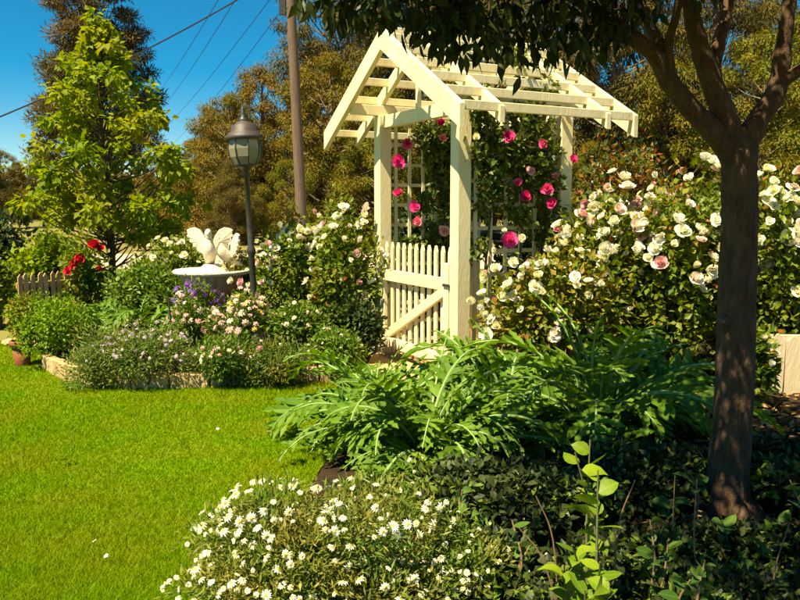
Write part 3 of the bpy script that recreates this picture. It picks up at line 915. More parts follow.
btrees = [  # photo column, depth, kind, scale, label
    (8, 55, 'a', 0.62, "low brown gum tree at the far end of the paddock beyond the weathered fence"),
    (-25, 46, 'b', 0.62, "dark gum tree at the edge of the paddock left of the low brown gum"),
    (48, 60, 'b', 0.50, "distant brown tree seen past the trunk of the leafy green tree"),
    (168, 42, 'a', 0.55, "low olive gum tree beyond the dirt road behind the white roses by the bird bath"),
    (198, 34, 'a', 0.50, "short olive gum tree behind the bird bath"),
    (232, 32, 'a', 0.68, "olive gum tree directly behind the garden lantern"),
    (268, 36, 'a', 0.88, "rounded olive gum tree between lantern and utility pole"),
    (222, 45, 'b', 0.62, "brown gum tree further back behind the lantern"),
    (330, 33, 'a', 0.88, "olive gum tree just right of the utility pole"),
    (382, 40, 'd', 0.95, "tall dark brown gum tree behind the left eave of the arbour"),
    (430, 38, 'd', 1.0, "tall dark brown gum tree behind the arbour ridge"),
    (380, 30, 'c', 0.85, "yellowish wattle tree seen under the left eave of the arbour"),
    (470, 36, 'b', 1.15, "brown gum tree behind the climbing roses of the arbour"),
    (545, 40, 'd', 1.0, "tall brown gum tree behind the back posts of the arbour"),
    (610, 34, 'b', 1.1, "brown gum tree just past the right eave of the arbour"),
    (660, 32, 'c', 1.05, "yellow-olive wattle tree seen through the forking limbs of the shady tree"),
    (705, 38, 'd', 0.9, "tall dark gum tree behind the forking limbs of the shady tree"),
    (752, 33, 'c', 1.25, "broad yellow-green wattle tree behind the white rose hedge"),
    (800, 36, 'c', 1.45, "tall yellow-green wattle tree behind the hedge beyond the shady tree"),
    (870, 38, 'a', 1.2, "olive gum tree at the far end of the rose hedge"),
    (590, 28, 'c', 0.55, "small yellowish bush tree behind the pale pink roses"),
    (640, 46, 'd', 1.25, "very tall dark gum tree furthest back behind the right eave of the arbour"),
    (770, 46, 'd', 1.25, "very tall dark gum tree furthest back behind the rose hedge"),
    (490, 48, 'd', 1.2, "very tall dark gum tree furthest back behind the arbour ridge"),
    (840, 44, 'd', 1.2, "very tall dark gum tree at the far end of the road"),
    (352, 43, 'd', 1.12, "very tall dark gum tree behind the front gable of the arbour"),
    (320, 45, 'b', 1.0, "brown gum tree further back just past the utility pole"),
    (290, 27, 'c', 0.45, "small yellow-olive bush at the foot of the utility pole"),
    (235, 26, 'b', 0.28, "small dark bush across the road behind the lamp post"),
    (147, 27, 'b', 0.20, "dark low bush beyond the road behind the leafy green tree"),
]
rz = rngs(77)
for (u, d, k, sc, lab) in btrees:
    x = gx(u, d)
    put_tree("background_tree", gums[k], lab, "tree", (x, d, 0), float(rz.random() * 6.28), sc, "trees beyond the road")

# far low wood along the horizon
rng = rngs(78)
lob = [(x, 95 + 8 * rng.random(), 1.6 + rng.random() * 1.2, 5, 3, 2.6 + rng.random() * 1.5) for x in np.linspace(-70, 90, 60)]
V, Fi = foliage_chunk(rng, lob, 26000, 1.1, 0.7, LEAF2, 0.3, 0.2)
w = build("distant_wood", [(V, Fi)], G['gum_dark'], kind="stuff")
tag(w, "far belt of brown bush along the horizon", "wood")

# ------------------------------------------------------------------ near shady tree on the right
nt_rng = rngs(91)
NB = at(727, 548, 3.5)
near = thing("shady_tree", "dark-leaved tree with forking brown limbs standing in the shaded garden bed", "tree", (NB.x, 3.5, 0.03))
off = Vector((NB.x, 3.5, 0.03))
def pw(u, v, d):
    return at(u, v, d) - off
trunk_pts = spline([Vector((0.0, 0, -0.08)), Vector((0.0, 0, 0.06)), pw(727, 500, 3.5), pw(733, 400, 3.5), pw(737, 300, 3.5), pw(740, 220, 3.5), pw(739, 165, 3.5), pw(738, 128, 3.5)], 9)
tt = np.linspace(0, 1, len(trunk_pts))
trad = np.interp(tt, [0, 0.1, 0.2, 0.35, 0.6, 0.8, 0.9, 1.0], [0.16, 0.125, 0.098, 0.086, 0.078, 0.075, 0.076, 0.040])
rr_ = nt_rng.normal(size=len(trad)) * 0.0022
limbs = [
    ([pw(738, 192, 3.5), pw(733, 158, 3.5), pw(712, 130, 3.48), pw(690, 108, 3.46), pw(668, 80, 3.42), pw(655, 56, 3.4), pw(625, 32, 3.35), pw(590, 8, 3.3), pw(530, -25, 3.2), pw(450, -50, 3.05), pw(360, -60, 2.9)], 0.058, 0.012),
    ([pw(662, 70, 3.42), pw(660, 45, 3.42), pw(640, 10, 3.45), pw(628, -40, 3.5), pw(600, -110, 3.5)], 0.032, 0.012),
    ([pw(672, 80, 3.42), pw(668, 45, 3.38), pw(676, 15, 3.3), pw(680, -40, 3.2), pw(660, -130, 3.0)], 0.022, 0.010),
    ([pw(739, 190, 3.5), pw(735, 150, 3.5), pw(722, 110, 3.5), pw(708, 72, 3.48), pw(695, 30, 3.45), pw(687, -10, 3.4), pw(670, -80, 3.3), pw(640, -190, 3.1)], 0.066, 0.016),
    ([pw(713, 88, 3.49), pw(714, 62, 3.51), pw(723, 25, 3.55), pw(732, -20, 3.6), pw(745, -120, 3.7)], 0.040, 0.014),
    ([pw(740, 192, 3.5), pw(744, 155, 3.5), pw(757, 122, 3.5), pw(776, 92, 3.5), pw(783, 50, 3.5), pw(789, 5, 3.5), pw(800, -60, 3.5), pw(830, -190, 3.6)], 0.064, 0.016),
    ([pw(781, 80, 3.5), pw(815, 60, 3.45), pw(860, 10, 3.4), pw(930, -60, 3.3)], 0.032, 0.012),
]
ch = []
for (V_, F_) in tube(trunk_pts, trad + rr_, 36):
    V_ = V_.copy()
    ring = np.arange(len(V_)) // 36
    ring = np.minimum(ring, len(trunk_pts) - 1)
    C_ = np.array([tuple(p) for p in trunk_pts])[ring]
    rad_ = V_ - C_
    an = np.arctan2(rad_[:, 1], rad_[:, 0]); zz_ = V_[:, 2]
    ridge = 0.035 * np.sin(an * 7 + 3 * np.sin(zz_ * 2.3)) + 0.03 * np.sin(an * 13 + 5 * np.sin(zz_ * 3.1 + 1)) + 0.04 * np.sin(an * 3 + zz_ * 4)
    flare = np.clip((0.30 - zz_) / 0.30, 0, 1) ** 2 * (0.25 + 0.35 * np.cos(an * 5 + 0.7))
    V_ = C_ + rad_ * (1 + ridge + flare)[:, None]
    ch.append((V_, F_, 0))
limb_lines = []
for pts, r0, r1 in limbs:
    sp = spline(pts, 5)
    rad = np.linspace(r0, r1, len(sp)) * (1 + 0.05 * nt_rng.normal(size=len(sp)))
    ch += tubes([(sp, rad, 10)])
    limb_lines += [(p, r) for p, r in zip(sp, rad)][len(sp) // 3:]
# knots on the trunk
ch += tubes([(spline([pw(752, 272, 3.5), pw(757, 270, 3.49), pw(760, 268, 3.48)], 2), [0.035, 0.03, 0.02, 0.012, 0.006], 8)])
ch += tubes([(spline([pw(726, 320, 3.46), pw(723, 322, 3.44), pw(721, 323, 3.43)], 2), [0.03, 0.026, 0.02, 0.01, 0.004], 8)])
# clumps of the canopy: a low dome of leaves above the frame, its skirt hanging into view
cl = []
CX, CY, CZ = 1.10, 2.75, 2.3
tries = 0
while len(cl) < 230 and tries < 4000:
    tries += 1
    a = nt_rng.random() * 6.283
    q = math.sqrt(nt_rng.random())
    x = CX + 1.55 * q * math.cos(a); y = CY + 1.70 * q * math.sin(a)
    top = CZ + 1.35 * math.sqrt(max(0, 1 - q * q)) + 0.2
    z = CZ + (top - CZ) * nt_rng.random() ** 1.2
    # low skirt of the crown stays out of the picture except along its top
    pr = (z - EYE) / y
    s = 0.17 + 0.14 * nt_rng.random()
    lim = 0.31 if x / y > 0.25 else 0.28
    if pr < lim + 0.9 * s / y:
        z = EYE + y * (lim + 0.03 * nt_rng.random()) + 0.9 * s
    cl.append((x, y, z, s, s, s * 0.75))
# hanging skirt clumps read from the photograph's top edge
for (u, v, d, s) in ((300, 5, 2.9, .05), (330, 2, 2.9, .09), (345, 10, 2.9, .09), (365, -4, 2.9, .10), (385, 0, 2.8, .09), (412, 8, 2.85, .10), (432, 20, 2.85, .10), (450, 30, 2.9, .10), (442, 42, 2.9, .06), (470, 22, 2.9, .12), (490, 34, 2.9, .09),
                     (505, 15, 3.0, .12), (530, 10, 3.0, .12), (515, 45, 3.0, .06), (519, 68, 3.0, .035), (550, 28, 3.0, .13), (570, 40, 3.0, .10), (590, 20, 3.1, .13), (615, 8, 3.1, .11), (560, 5, 3.05, .12), (600, 38, 3.1, .07), (640, -6, 3.1, .12), (480, 0, 3.0, .12), (440, -5, 3.0, .12), (400, -10, 3.0, .12),
                     (460, 50, 2.95, .05), (420, 30, 2.9, .06), (497, 48, 2.95, .05), (540, 48, 3.0, .06), (585, 50, 3.05, .05), (375, 14, 2.85, .05), (455, 10, 2.9, .12), (520, 25, 3.0, .11), (700, -8, 3.2, .05), (620, 22, 3.15, .08)):
    p = at(u, v, d)
    cl.append((p.x, p.y, p.z, s, s, s))
# twigs from the limbs to each clump
LLP = np.array([tuple(p + off) for p, r in limb_lines])
tw = []
for c in cl:
    cv = Vector(c[:3])
    dd = np.linalg.norm(LLP - np.array(c[:3]) + np.array([0, 0, 0.25]), axis=1)
    b = Vector(LLP[int(dd.argmin())])
    mid = b.lerp(cv, 0.5) + Vector((0, 0, 0.06 + 0.10 * nt_rng.random()))
    sp = spline([b - off, mid - off, cv - off], 4)
    tw.append((sp, np.linspace(0.010, 0.003, len(sp)), 4))
build("trunk", ch, M['bark'], near, True)
build("twigs", tubes(tw), M['bark'], near, True, "stuff")
cl_l = [(c[0] - off.x, c[1] - off.y, c[2] - off.z, c[3], c[4], c[5]) for c in cl]
n = 31000
P, d = lobes_cloud(nt_rng, cl_l, n, 0.15)
wp = P + np.array(off)
pr = (wp[:, 2] - EYE) / wp[:, 1]
D = unit(d * 0.5 + rand_dir(nt_rng, n) * 0.5 + np.array([0, 0, -0.75]))
Nn = unit(d * 0.5 + rand_dir(nt_rng, n) * 0.6)
s = 0.75 + 0.5 * nt_rng.random(n)
# the leaves that show largest are objects of their own
uu = 400 + F * wp[:, 0] / wp[:, 1]
infr = (pr > 0.13) & (pr < 0.27) & (uu > 280) & (uu < 800)
order = np.where(infr)[0]
sel = order[np.argsort(wp[order, 1])][:290]
mask = np.ones(n, bool); mask[sel] = False
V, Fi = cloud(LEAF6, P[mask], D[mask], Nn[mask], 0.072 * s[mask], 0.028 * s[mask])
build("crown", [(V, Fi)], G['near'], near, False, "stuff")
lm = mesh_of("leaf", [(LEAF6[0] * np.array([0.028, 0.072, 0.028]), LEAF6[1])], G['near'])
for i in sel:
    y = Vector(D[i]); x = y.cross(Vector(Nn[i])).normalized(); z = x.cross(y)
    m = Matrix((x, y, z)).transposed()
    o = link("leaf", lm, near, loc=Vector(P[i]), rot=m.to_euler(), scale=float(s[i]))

# ------------------------------------------------------------------ shrubs and roses
def shrub(name, label, cat, loc, rx, ry, h, seed, mat, n, ll, lw, lobes=14, stems=True, blooms=None, group=None, extra=None, template=LEAF2, up=0.5, low=0.12, size=0.42, hollow=0.45, stem_r=0.012, bare=0.0, dome=0.45):
    """blooms: list of (key, count, size, bloom name[, facing]); extra: list of (material, count) of other-coloured leaves"""
    rng = rngs(seed)
    t = thing(name, label, cat, loc, 0, group)
    lb = bush_lobes(rng, rx, ry, h, lobes, low + bare, size, dome)
    if stems:
        build("stems", stem_chunks(rng, lb, 0.25 * min(rx, ry), stem_r), M['stem'], t, True)
    V, Fi = foliage_chunk(rng, lb, n, ll, lw, template, up, hollow=hollow)
    build("foliage", [(V, Fi)], mat, t, False, "stuff")
    for (m2, k2) in (extra or []):
        sub = [lb[i] for i in rng.choice(len(lb), max(1, len(lb) // 3), replace=False)]
        V, Fi = foliage_chunk(rng, sub, k2, ll, lw, template, up, hollow=0.7)
        build("young_foliage", [(V, Fi)], m2, t, False, "stuff")
    A = np.array(lb)
    for (key, cnt, size_, bname) in (blooms or []):
        done = 0; tr = 0
        taken = []
        while done < cnt and tr < cnt * 250:
            tr += 1
            i = int(rng.integers(len(lb)))
            d = rng.normal(size=3); d[2] = abs(d[2]) * 0.9 + 0.1; d[1] -= 0.75; d /= np.linalg.norm(d)
            p = A[i, :3] + d * A[i, 3:6] * 1.05
            # keep it on the outside of the whole bush, seen from above and from the lawn
            q = (p - A[:, :3]) / A[:, 3:6]
            inner = (np.linalg.norm(q, axis=1) < 0.85).sum()
            if inner > 0 or p[2] < 0.25 * h:
                continue
            if size_ > 0.09 and h > 1.4 and p[2] < 0.62 * h and rng.random() > 0.22:
                continue
            if taken and size_ > 0.08 and rng.random() < 0.30:
                d = rng.normal(size=3); d[1] -= 0.3; d /= np.linalg.norm(d)
                p = taken[int(rng.integers(len(taken)))] + d * size_ * 0.9
            if any(np.linalg.norm(p - t2) < size_ * 0.8 for t2 in taken):
                continue
            taken.append(p)
            fd = d * 0.7 + np.array([0, -0.25, 0.35]) + rng.normal(size=3) * (0.2 if size_ > 0.08 else 0.38)
            place_bloom(rng, t, key, p, fd, size_ * rng.uniform(0.55, 1.2), bname)
            done += 1
    return t

BZ = 0.13   # soil level of the far bed
def bed(u, d):
    return (gx(u, d), d, BZ)

# far bed, from the back
shrub("rose_bush", "white rose bush behind the bird bath beside the leafy green tree", "rose bush", (gx(172, 10.6), 10.6, 0.1), 0.55, 0.5, 0.95, 101, G['rose'], 4200, 0.07, 0.045, 16, blooms=[('cream', 26, 0.12, "rose_bloom")], group="white rose bushes")
shrub("rose_bush", "red rose bush behind the weathered picket fence", "rose bush", (gx(88, 9.9), 9.9, 0.1), 0.34, 0.34, 0.98, 102, G['rose'], 1300, 0.07, 0.045, 10, blooms=[], extra=[(G['rose_yellow'], 160)])
red = [o for o in bpy.data.objects if o.get("label") == "red rose bush behind the weathered picket fence"][0]
rr2 = rngs(5)
for (u, v, sz) in ((96, 246, .16), (101, 249, .12), (80, 259, .14), (74, 264, .13), (68, 271, .12), (92, 244, .11), (77, 262, .12), (101, 270, .08)):
    place_bloom(rr2, red, 'red', at(u, v, 9.6), (0, -1, 0.6), sz, "rose_bloom", offset=red.location)
shrub("rose_bush", "tall white rose bush in full bloom next to the lamp post", "rose bush", bed(298, 8.3), 0.45, 0.42, 1.18, 103, G['rose'], 4200, 0.06, 0.04, 18, blooms=[('white', 34, 0.105, "rose_bloom"), ('cream', 16, 0.10, "rose_bloom")], group="white rose bushes", bare=0.05, extra=[(G['rose_yellow'], 260)])
shrub("rose_bush", "broad white rose bush in full bloom against the gate post of the arbour", "rose bush", bed(346, 8.0), 0.44, 0.42, 1.28, 104, G['rose'], 4800, 0.06, 0.04, 18, blooms=[('white', 40, 0.105, "rose_bloom"), ('cream', 10, 0.10, "rose_bloom")], group="white rose bushes", extra=[(G['rose_red'], 100)])
shrub("rose_bush", "pale pink rose bush at the end of the weathered picket fence", "rose bush", (gx(-2, 9.6), 9.6, 0.0), 0.35, 0.3, 0.95, 105, G['rose'], 2600, 0.06, 0.04, 12, blooms=[('pinkwhite', 9, 0.11, "rose_bloom"), ('cream', 6, 0.11, "rose_bloom")])
shrub("shrub", "leafy shrub growing behind the weathered picket fence", "shrub", (gx(45, 10.8), 10.8, 0.0), 0.75, 0.6, 1.0, 106, G['green_tree'], 4500, 0.09, 0.06, 16)
shrub("shrub", "dark evergreen shrub beyond the end of the weathered fence", "shrub", (gx(-5, 11.5), 11.5, 0.0), 0.8, 0.7, 1.3, 107, G['rose_dark'], 4500, 0.09, 0.06, 16)
shrub("shrub", "mid green shrub filling the bed beside the bird bath", "shrub", bed(150, 9.5), 0.6, 0.45, 0.62, 108, G['mid'], 4200, 0.06, 0.035, 16)
shrub("shrub", "yellow-green shrub beside the bird bath basin and lamp post", "shrub", bed(243, 9.3), 0.42, 0.4, 0.74, 109, G['rose_yellow'], 2600, 0.06, 0.035, 14, extra=[(G['rose'], 1200)], blooms=[('cream', 14, 0.08, "rose_bloom")])
shrub("shrub", "lime green clipped shrub beside the terracotta pot", "shrub", bed(48, 7.25), 0.33, 0.30, 0.58, 110, G['lime'], 5200, 0.035, 0.018, 18, size=0.5, low=0.05)
shrub("daisy_mound", "olive grey-green low mound spilling over the sandstone edging", "shrub", (gx(95, 6.42), 6.42, 0.03), 0.33, 0.28, 0.42, 111, G['greygreen'], 6500, 0.04, 0.011, 18, size=0.5, low=0.02, blooms=[('mauve', 8, 0.028, "mauve_flower")], extra=[(G['drygrass'], 260)])
shrub("daisy_mound", "grey-green low mound dotted with small mauve flowers beside the garden stake", "shrub", (gx(144, 6.36), 6.36, 0.03), 0.36, 0.28, 0.47, 112, G['greygreen'], 7000, 0.04, 0.011, 18, size=0.5, low=0.02, blooms=[('mauve', 80, 0.038, "mauve_flower")])
shrub("flower_clump", "tall pink daisy clump with yellow hearts before the lamp post", "flowers", bed(240, 7.3), 0.30, 0.26, 0.56, 113, G['mid'], 3200, 0.05, 0.013, 14, blooms=[('pinkdaisy', 60, 0.076, "pink_flower"), ('yellow', 12, 0.065, "yellow_flower")])
shrub("flower_clump", "loose pink flower clump between mauve mound and bird bath", "flowers", bed(193, 7.5), 0.27, 0.25, 0.52, 114, G['mid'], 3000, 0.05, 0.013, 14, blooms=[('pinkdaisy', 34, 0.07, "pink_flower")])
shrub("flower_clump", "purple flower clump under the bird bath basin", "flowers", bed(200, 8.4), 0.26, 0.22, 0.62, 115, G['mid'], 2400, 0.05, 0.013, 12, blooms=[('purple', 44, 0.065, "purple_flower")])
shrub("flower_clump", "low clump of whitish pink daisies at the lawn edge", "flowers", (gx(224, 6.34), 6.34, 0.03), 0.30, 0.22, 0.40, 116, G['mid'], 3600, 0.045, 0.012, 14, blooms=[('pinkdaisy', 14, 0.055, "pink_flower"), ('daisy', 12, 0.05, "white_flower")])
shrub("flower_clump", "dense low green mound with one magenta bloom at the lawn edge", "flowers", (gx(268, 6.38), 6.38, 0.03), 0.30, 0.22, 0.34, 117, G['daisy_leaf'], 5000, 0.04, 0.010, 14, low=0.02, size=0.5, blooms=[('magenta', 3, 0.085, "magenta_flower"), ('daisy', 5, 0.045, "white_flower")])
shrub("flower_clump", "green leafy clump with scattered pale flowers below the white roses", "flowers", bed(300, 7.2), 0.30, 0.26, 0.45, 118, G['mid'], 3600, 0.05, 0.02, 14, blooms=[('daisy', 9, 0.05, "white_flower"), ('pinkdaisy', 6, 0.055, "pink_flower")])
shrub("shrub", "dark green shrub at the foot of the gate post below the white roses", "shrub", bed(350, 7.35), 0.30, 0.28, 0.5, 119, G['rose_dark'], 3600, 0.05, 0.03, 14, extra=[(G['rose'], 600)])

shrub("flower_clump", "leafy green clump beside the sandy path at the gate", "flowers", (gx(335, 6.75), 6.75, 0.08), 0.30, 0.26, 0.36, 120, G['mid'], 3600, 0.05, 0.02, 14, blooms=[('daisy', 8, 0.045, "white_flower"), ('pinkdaisy', 6, 0.05, "pink_flower")])
shrub("ground_cover", "dark ground cover between the daisy bush and the large cardoon", "ground cover", (gx(415, 3.55), 3.55, 0.03), 0.36, 0.30, 0.24, 211, G['daisy_leaf'], 4200, 0.04, 0.014, 16, size=0.4, blooms=[('daisy', 10, 0.025, "tiny_flower")])
shrub("rose_bush", "small straggling rose with yellow leaves before the worn beige fence", "rose bush", (gx(757, 5.6), 5.6, 0.05), 0.16, 0.16, 0.55, 122, G['rose'], 1300, 0.06, 0.042, 10, extra=[(G['rose_yellow'], 300)], blooms=[('cream', 8, 0.08, "rose_bloom")], bare=0.15)
# roses to the right of the arbour
shrub("rose_bush", "yellowing cream rose bush against the lattice of the arbour", "rose bush", (1.25, 6.2, 0.05), 0.62, 0.35, 1.08, 121, G['rose_yellow'], 3000, 0.06, 0.042, 18, extra=[(G['rose'], 1600), (G['rose_red'], 160)], blooms=[('cream', 44, 0.105, "rose_bloom"), ('white', 16, 0.10, "rose_bloom")])
HB = [(600, 6.8, 0.62, 1.52, 131, 'white', 30, "pale pink and white rose bush beside the arbour's right eave"),
      (668, 6.6, 0.62, 1.56, 132, 'white', 34, "white and blush rose bush with reddish young leaves left of the shady trunk"),
      (735, 6.9, 0.60, 1.52, 133, 'white', 30, "white rose bush directly behind the shady tree trunk"),
      (795, 6.5, 0.62, 1.62, 134, 'cream', 36, "cream white rose bush right of the shady tree trunk"),
      (870, 6.7, 0.62, 1.60, 135, 'cream', 24, "cream rose bush at the far right end of the hedge")]
for (u, d, r, h, sd_, key, cnt, lab) in HB:
    shrub("rose_bush", lab, "rose bush", (gx(u, d), d, 0.05), r, 0.5, h, sd_, G['rose'], 6000, 0.065, 0.045, 26, blooms=[(key, int(cnt * 1.7), 0.125, "rose_bloom"), ('pinkwhite', 5, 0.13, "rose_bloom"), ('cream', 40, 0.095, "rose_bloom")],
          extra=[(G['rose_red'], 300), (G['rose_yellow'], 400)], group="rose bushes along the right fence", bare=0.08, size=0.36, stem_r=0.016)

shrub("shrub", "tall reddish-leaved shrub behind the pale pink roses", "shrub", (gx(628, 8.6), 8.6, 0.0), 0.55, 0.45, 1.98, 136, G['rose_red'], 3600, 0.07, 0.04, 22, extra=[(G['rose_dark'], 1400)], bare=0.3, stem_r=0.018)
# climbing roses on the arbour
def climber(label, pts_lobes, blooms, seed, canes, mat, n):
    rng = rngs(seed)
    base = Vector(canes[0][0])
    t = thing("climbing_rose", label, "climbing rose", (base.x, base.y, 0.04))
    o = Vector((base.x, base.y, 0.04))
    build("canes", tubes([(spline([Vector(p) - o for p in c], 5), np.linspace(0.016, 0.006, 5 * (len(c) - 1) + 1), 6) for c in canes]), M['stem'], t, True)
    lb = [(p[0] - o.x, p[1] - o.y, p[2] - o.z, r, r, r * 1.1) for (p, r) in pts_lobes]
    V, Fi = foliage_chunk(rng, lb, n, 0.06, 0.042, LEAF2, 0.4, hollow=0.2)
    build("foliage", [(V, Fi)], mat, t, False, "stuff")
    V, Fi = foliage_chunk(rng, lb[::3], n // 8, 0.055, 0.04, LEAF2, 0.4, hollow=0.8)
    build("young_foliage", [(V, Fi)], G['rose'], t, False, "stuff")
    for (u, v, d, key, sz) in blooms:
        place_bloom(rng, t, key, at(u, v, d), (-0.15 + 0.3 * rng.normal(), -1, 0.35 + 0.3 * rng.normal()), sz, "rose_bloom", offset=o)
    return t
ylr = -AW / 2
rgt = []
for (x, z, r) in ((-0.40, 2.30, .15), (-0.30, 2.12, .17), (-0.42, 1.95, .14), (-0.18, 1.92, .17), (-0.28, 1.74, .16), (-0.05, 2.02, .17), (0.10, 1.85, .17), (0.05, 2.26, .15), (0.25, 2.18, .14), (0.30, 1.98, .16), (0.20, 1.66, .16), (0.36, 1.72, .14),
                  (-0.12, 1.58, .14), (-0.33, 1.52, .13), (0.40, 1.45, .13), (0.05, 1.42, .12), (0.28, 1.30, .13), (-0.38, 1.15, .10), (0.42, 1.18, .12), (-0.25, 2.47, .09), (0.2, 2.40, .10), (0.0, 2.78, .07), (0.33, 2.55, .08)):
    rgt.append((arb_w(x, ylr - 0.03, z), r))
rgt += [(at(508, 58, 7.2), .10), (at(519, 70, 7.1), .07), (at(428, 72, 6.9), .06)]
climber("climbing rose with hot pink blooms covering the arbour's camera-side lattice panel".replace("camera-side ", "sunny "), rgt,
        [(514, 99, 6.55, 'pink', .10), (509, 137, 6.65, 'pink', .11), (518, 184, 6.65, 'pink', .10), (526, 198, 6.6, 'pink', .12), (548, 189, 6.75, 'pink', .12), (551, 203, 6.75, 'pink', .10), (531, 171, 6.7, 'pinkwhite', .09), (573, 160, 6.95, 'pink', .10), (510, 241, 6.55, 'pink', .14),
         (497, 252, 6.55, 'cream', .08), (543, 144, 6.8, 'pink', .08), (477, 138, 6.5, 'cream', .07), (521, 240, 6.55, 'cream', .08), (504, 232, 6.55, 'cream', .07), (555, 178, 6.85, 'pinkwhite', .09)], 141,
        [[arb_w(-0.30, ylr - 0.10, 0.04), arb_w(-0.32, ylr - 0.06, 0.9), arb_w(-0.25, ylr - 0.05, 1.7), arb_w(-0.3, ylr, 2.4)],
         [arb_w(0.30, ylr - 0.10, 0.04), arb_w(0.25, ylr - 0.06, 0.9), arb_w(0.3, ylr - 0.05, 1.7), arb_w(0.1, ylr, 2.5)],
         [arb_w(-0.20, ylr - 0.10, 0.04), arb_w(0.0, ylr - 0.06, 0.8), arb_w(0.05, ylr - 0.05, 1.6), arb_w(-0.05, ylr + 0.3, 2.9)]], G['climb'], 3500)
lft = []
yl = AW / 2
for (x, z, r) in ((-0.05, 2.25, .16), (0.15, 2.15, .17), (0.32, 2.2, .15), (0.05, 2.0, .15), (0.25, 1.9, .16), (0.4, 2.0, .14), (0.10, 1.78, .14), (0.38, 1.75, .14), (-0.1, 1.55, .10), (0.2, 1.5, .12), (0.42, 1.5, .12), (0.3, 1.28, .14), (0.0, 1.2, .12), (0.15, 1.05, .15), (-0.25, 1.1, .10), (0.4, 1.05, .14)):
    lft.append((arb_w(x, yl - 0.08, z), r))
climber("climbing rose with deep pink blooms on the lattice seen through the gate opening", lft,
        [(421, 120, 7.85, 'pink', .12), (441, 125, 7.9, 'pink', .11), (408, 143, 7.7, 'pink', .14), (399, 162, 7.65, 'pink', .15), (415, 207, 7.75, 'pink', .13), (418, 222, 7.75, 'pink', .13), (445, 231, 7.9, 'pinkwhite', .14), (443, 139, 7.9, 'pink', .10), (399, 195, 7.65, 'pink', .12), (434, 118, 7.85, 'pinkwhite', .09)], 142,
        [[arb_w(0.1, yl + 0.1, 0.04), arb_w(0.05, yl - 0.04, 0.9), arb_w(0.2, yl - 0.05, 1.7), arb_w(0.1, yl, 2.4)],
         [arb_w(0.35, yl + 0.1, 0.04), arb_w(0.3, yl - 0.04, 0.9), arb_w(0.35, yl - 0.05, 1.7), arb_w(0.3, yl, 2.4)]], G['climb'], 3600)

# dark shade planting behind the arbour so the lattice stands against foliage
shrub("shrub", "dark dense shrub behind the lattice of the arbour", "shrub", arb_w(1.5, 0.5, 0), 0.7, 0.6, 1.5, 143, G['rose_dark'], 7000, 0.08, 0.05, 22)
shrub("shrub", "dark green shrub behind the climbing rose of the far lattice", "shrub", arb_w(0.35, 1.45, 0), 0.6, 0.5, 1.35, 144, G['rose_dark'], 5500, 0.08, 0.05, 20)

# ------------------------------------------------------------------ cardoons
def cardoon_leaf(seed, L, e0, e1, W, N=15):
    rng = random.Random(seed)
    K = 22
    mid = []
    p = Vector((0, 0, 0))
    side = rng.uniform(-0.12, 0.12)
    for i in range(K):
        t = i / (K - 1)
        e = e0 + (e1 - e0) * t ** 1.4
        mid.append(p.copy())
        p = p + Vector((math.sin(side * t * 3) * 0.3, math.cos(e), math.sin(e))) * (L / (K - 1))
    def mp_(t):
        f = max(0, min(K - 1.001, t * (K - 1)))
        i = int(f)
        return mid[i].lerp(mid[i + 1], f - i)
    V, T = [], []
    def tri(*ids):
        T.append(ids)
    for i in range(N):
        t = 0.14 + 0.83 * i / (N - 1)
        prof = math.sin(math.pi * min(1, 0.16 + 0.80 * t)) ** 0.75
        for s in (-1, 1):
            tj = t + rng.uniform(-0.015, 0.015)
            c0, c1 = mp_(tj - 0.022), mp_(tj + 0.03)
            tang = (mp_(tj + 0.04) - mp_(tj - 0.04)).normalized()
            sd_ = tang.cross(Vector((0, 0, 1)))
            sd_ = (sd_ if sd_.length > 1e-3 else Vector((1, 0, 0))).normalized() * s
            nrm = sd_.cross(tang) * s
            nrm = nrm if nrm.z > 0 else -nrm
            ln = W * prof * rng.uniform(0.6, 1.2)
            fw = 0.55 + 0.5 * t + rng.uniform(-0.1, 0.1)
            lift = rng.uniform(0.05, 0.75)
            dr = (sd_ + tang * fw + nrm * lift).normalized()
            tw_ = (tang - dr * tang.dot(dr)).normalized()
            drop = -rng.uniform(0.05, 0.5) * ln
            wv = 0.088 * ln * rng.uniform(0.7, 1.3) + 0.006
            k = len(V)
            pts = [c0, c1]
            for (q, sgn, ww) in ((0.42, 1, 1.25), (0.42, -1, 1.25), (0.58, 1, 0.55), (0.58, -1, 0.55), (0.74, 1, 1.0), (0.74, -1, 1.0)):
                b = c0.lerp(c1, 0.5) + dr * ln * q + Vector((0, 0, drop * q * q))
                pts.append(b + tw_ * wv * ww * sgn)
            tip = c0.lerp(c1, 0.5) + dr * ln + Vector((0, 0, drop))
            cen = c0.lerp(c1, 0.5) + dr * ln * 0.5 + Vector((0, 0, drop * 0.25)) - nrm * 0.012
            pts += [tip, cen]
            V += pts
            # 0 c0,1 c1, 2/3 wide, 4/5 waist, 6/7 wide, 8 tip, 9 centre line
            for f in ((0, 9, 1), (1, 9, 2), (0, 3, 9), (2, 9, 4), (3, 5, 9), (4, 9, 6), (5, 7, 9), (6, 9, 8), (7, 8, 9)):
                tri(*(k + x for x in f))
    blade = (np.array([tuple(v) for v in V]), np.array(T), 0)
    rad = np.linspace(0.013, 0.003, K) * (L / 0.8)
    return mesh_of("leaf", [blade] + [(c[0], c[1], 1) for c in tube(mid, rad, 5)], [G['cardoon'], G['rib']])

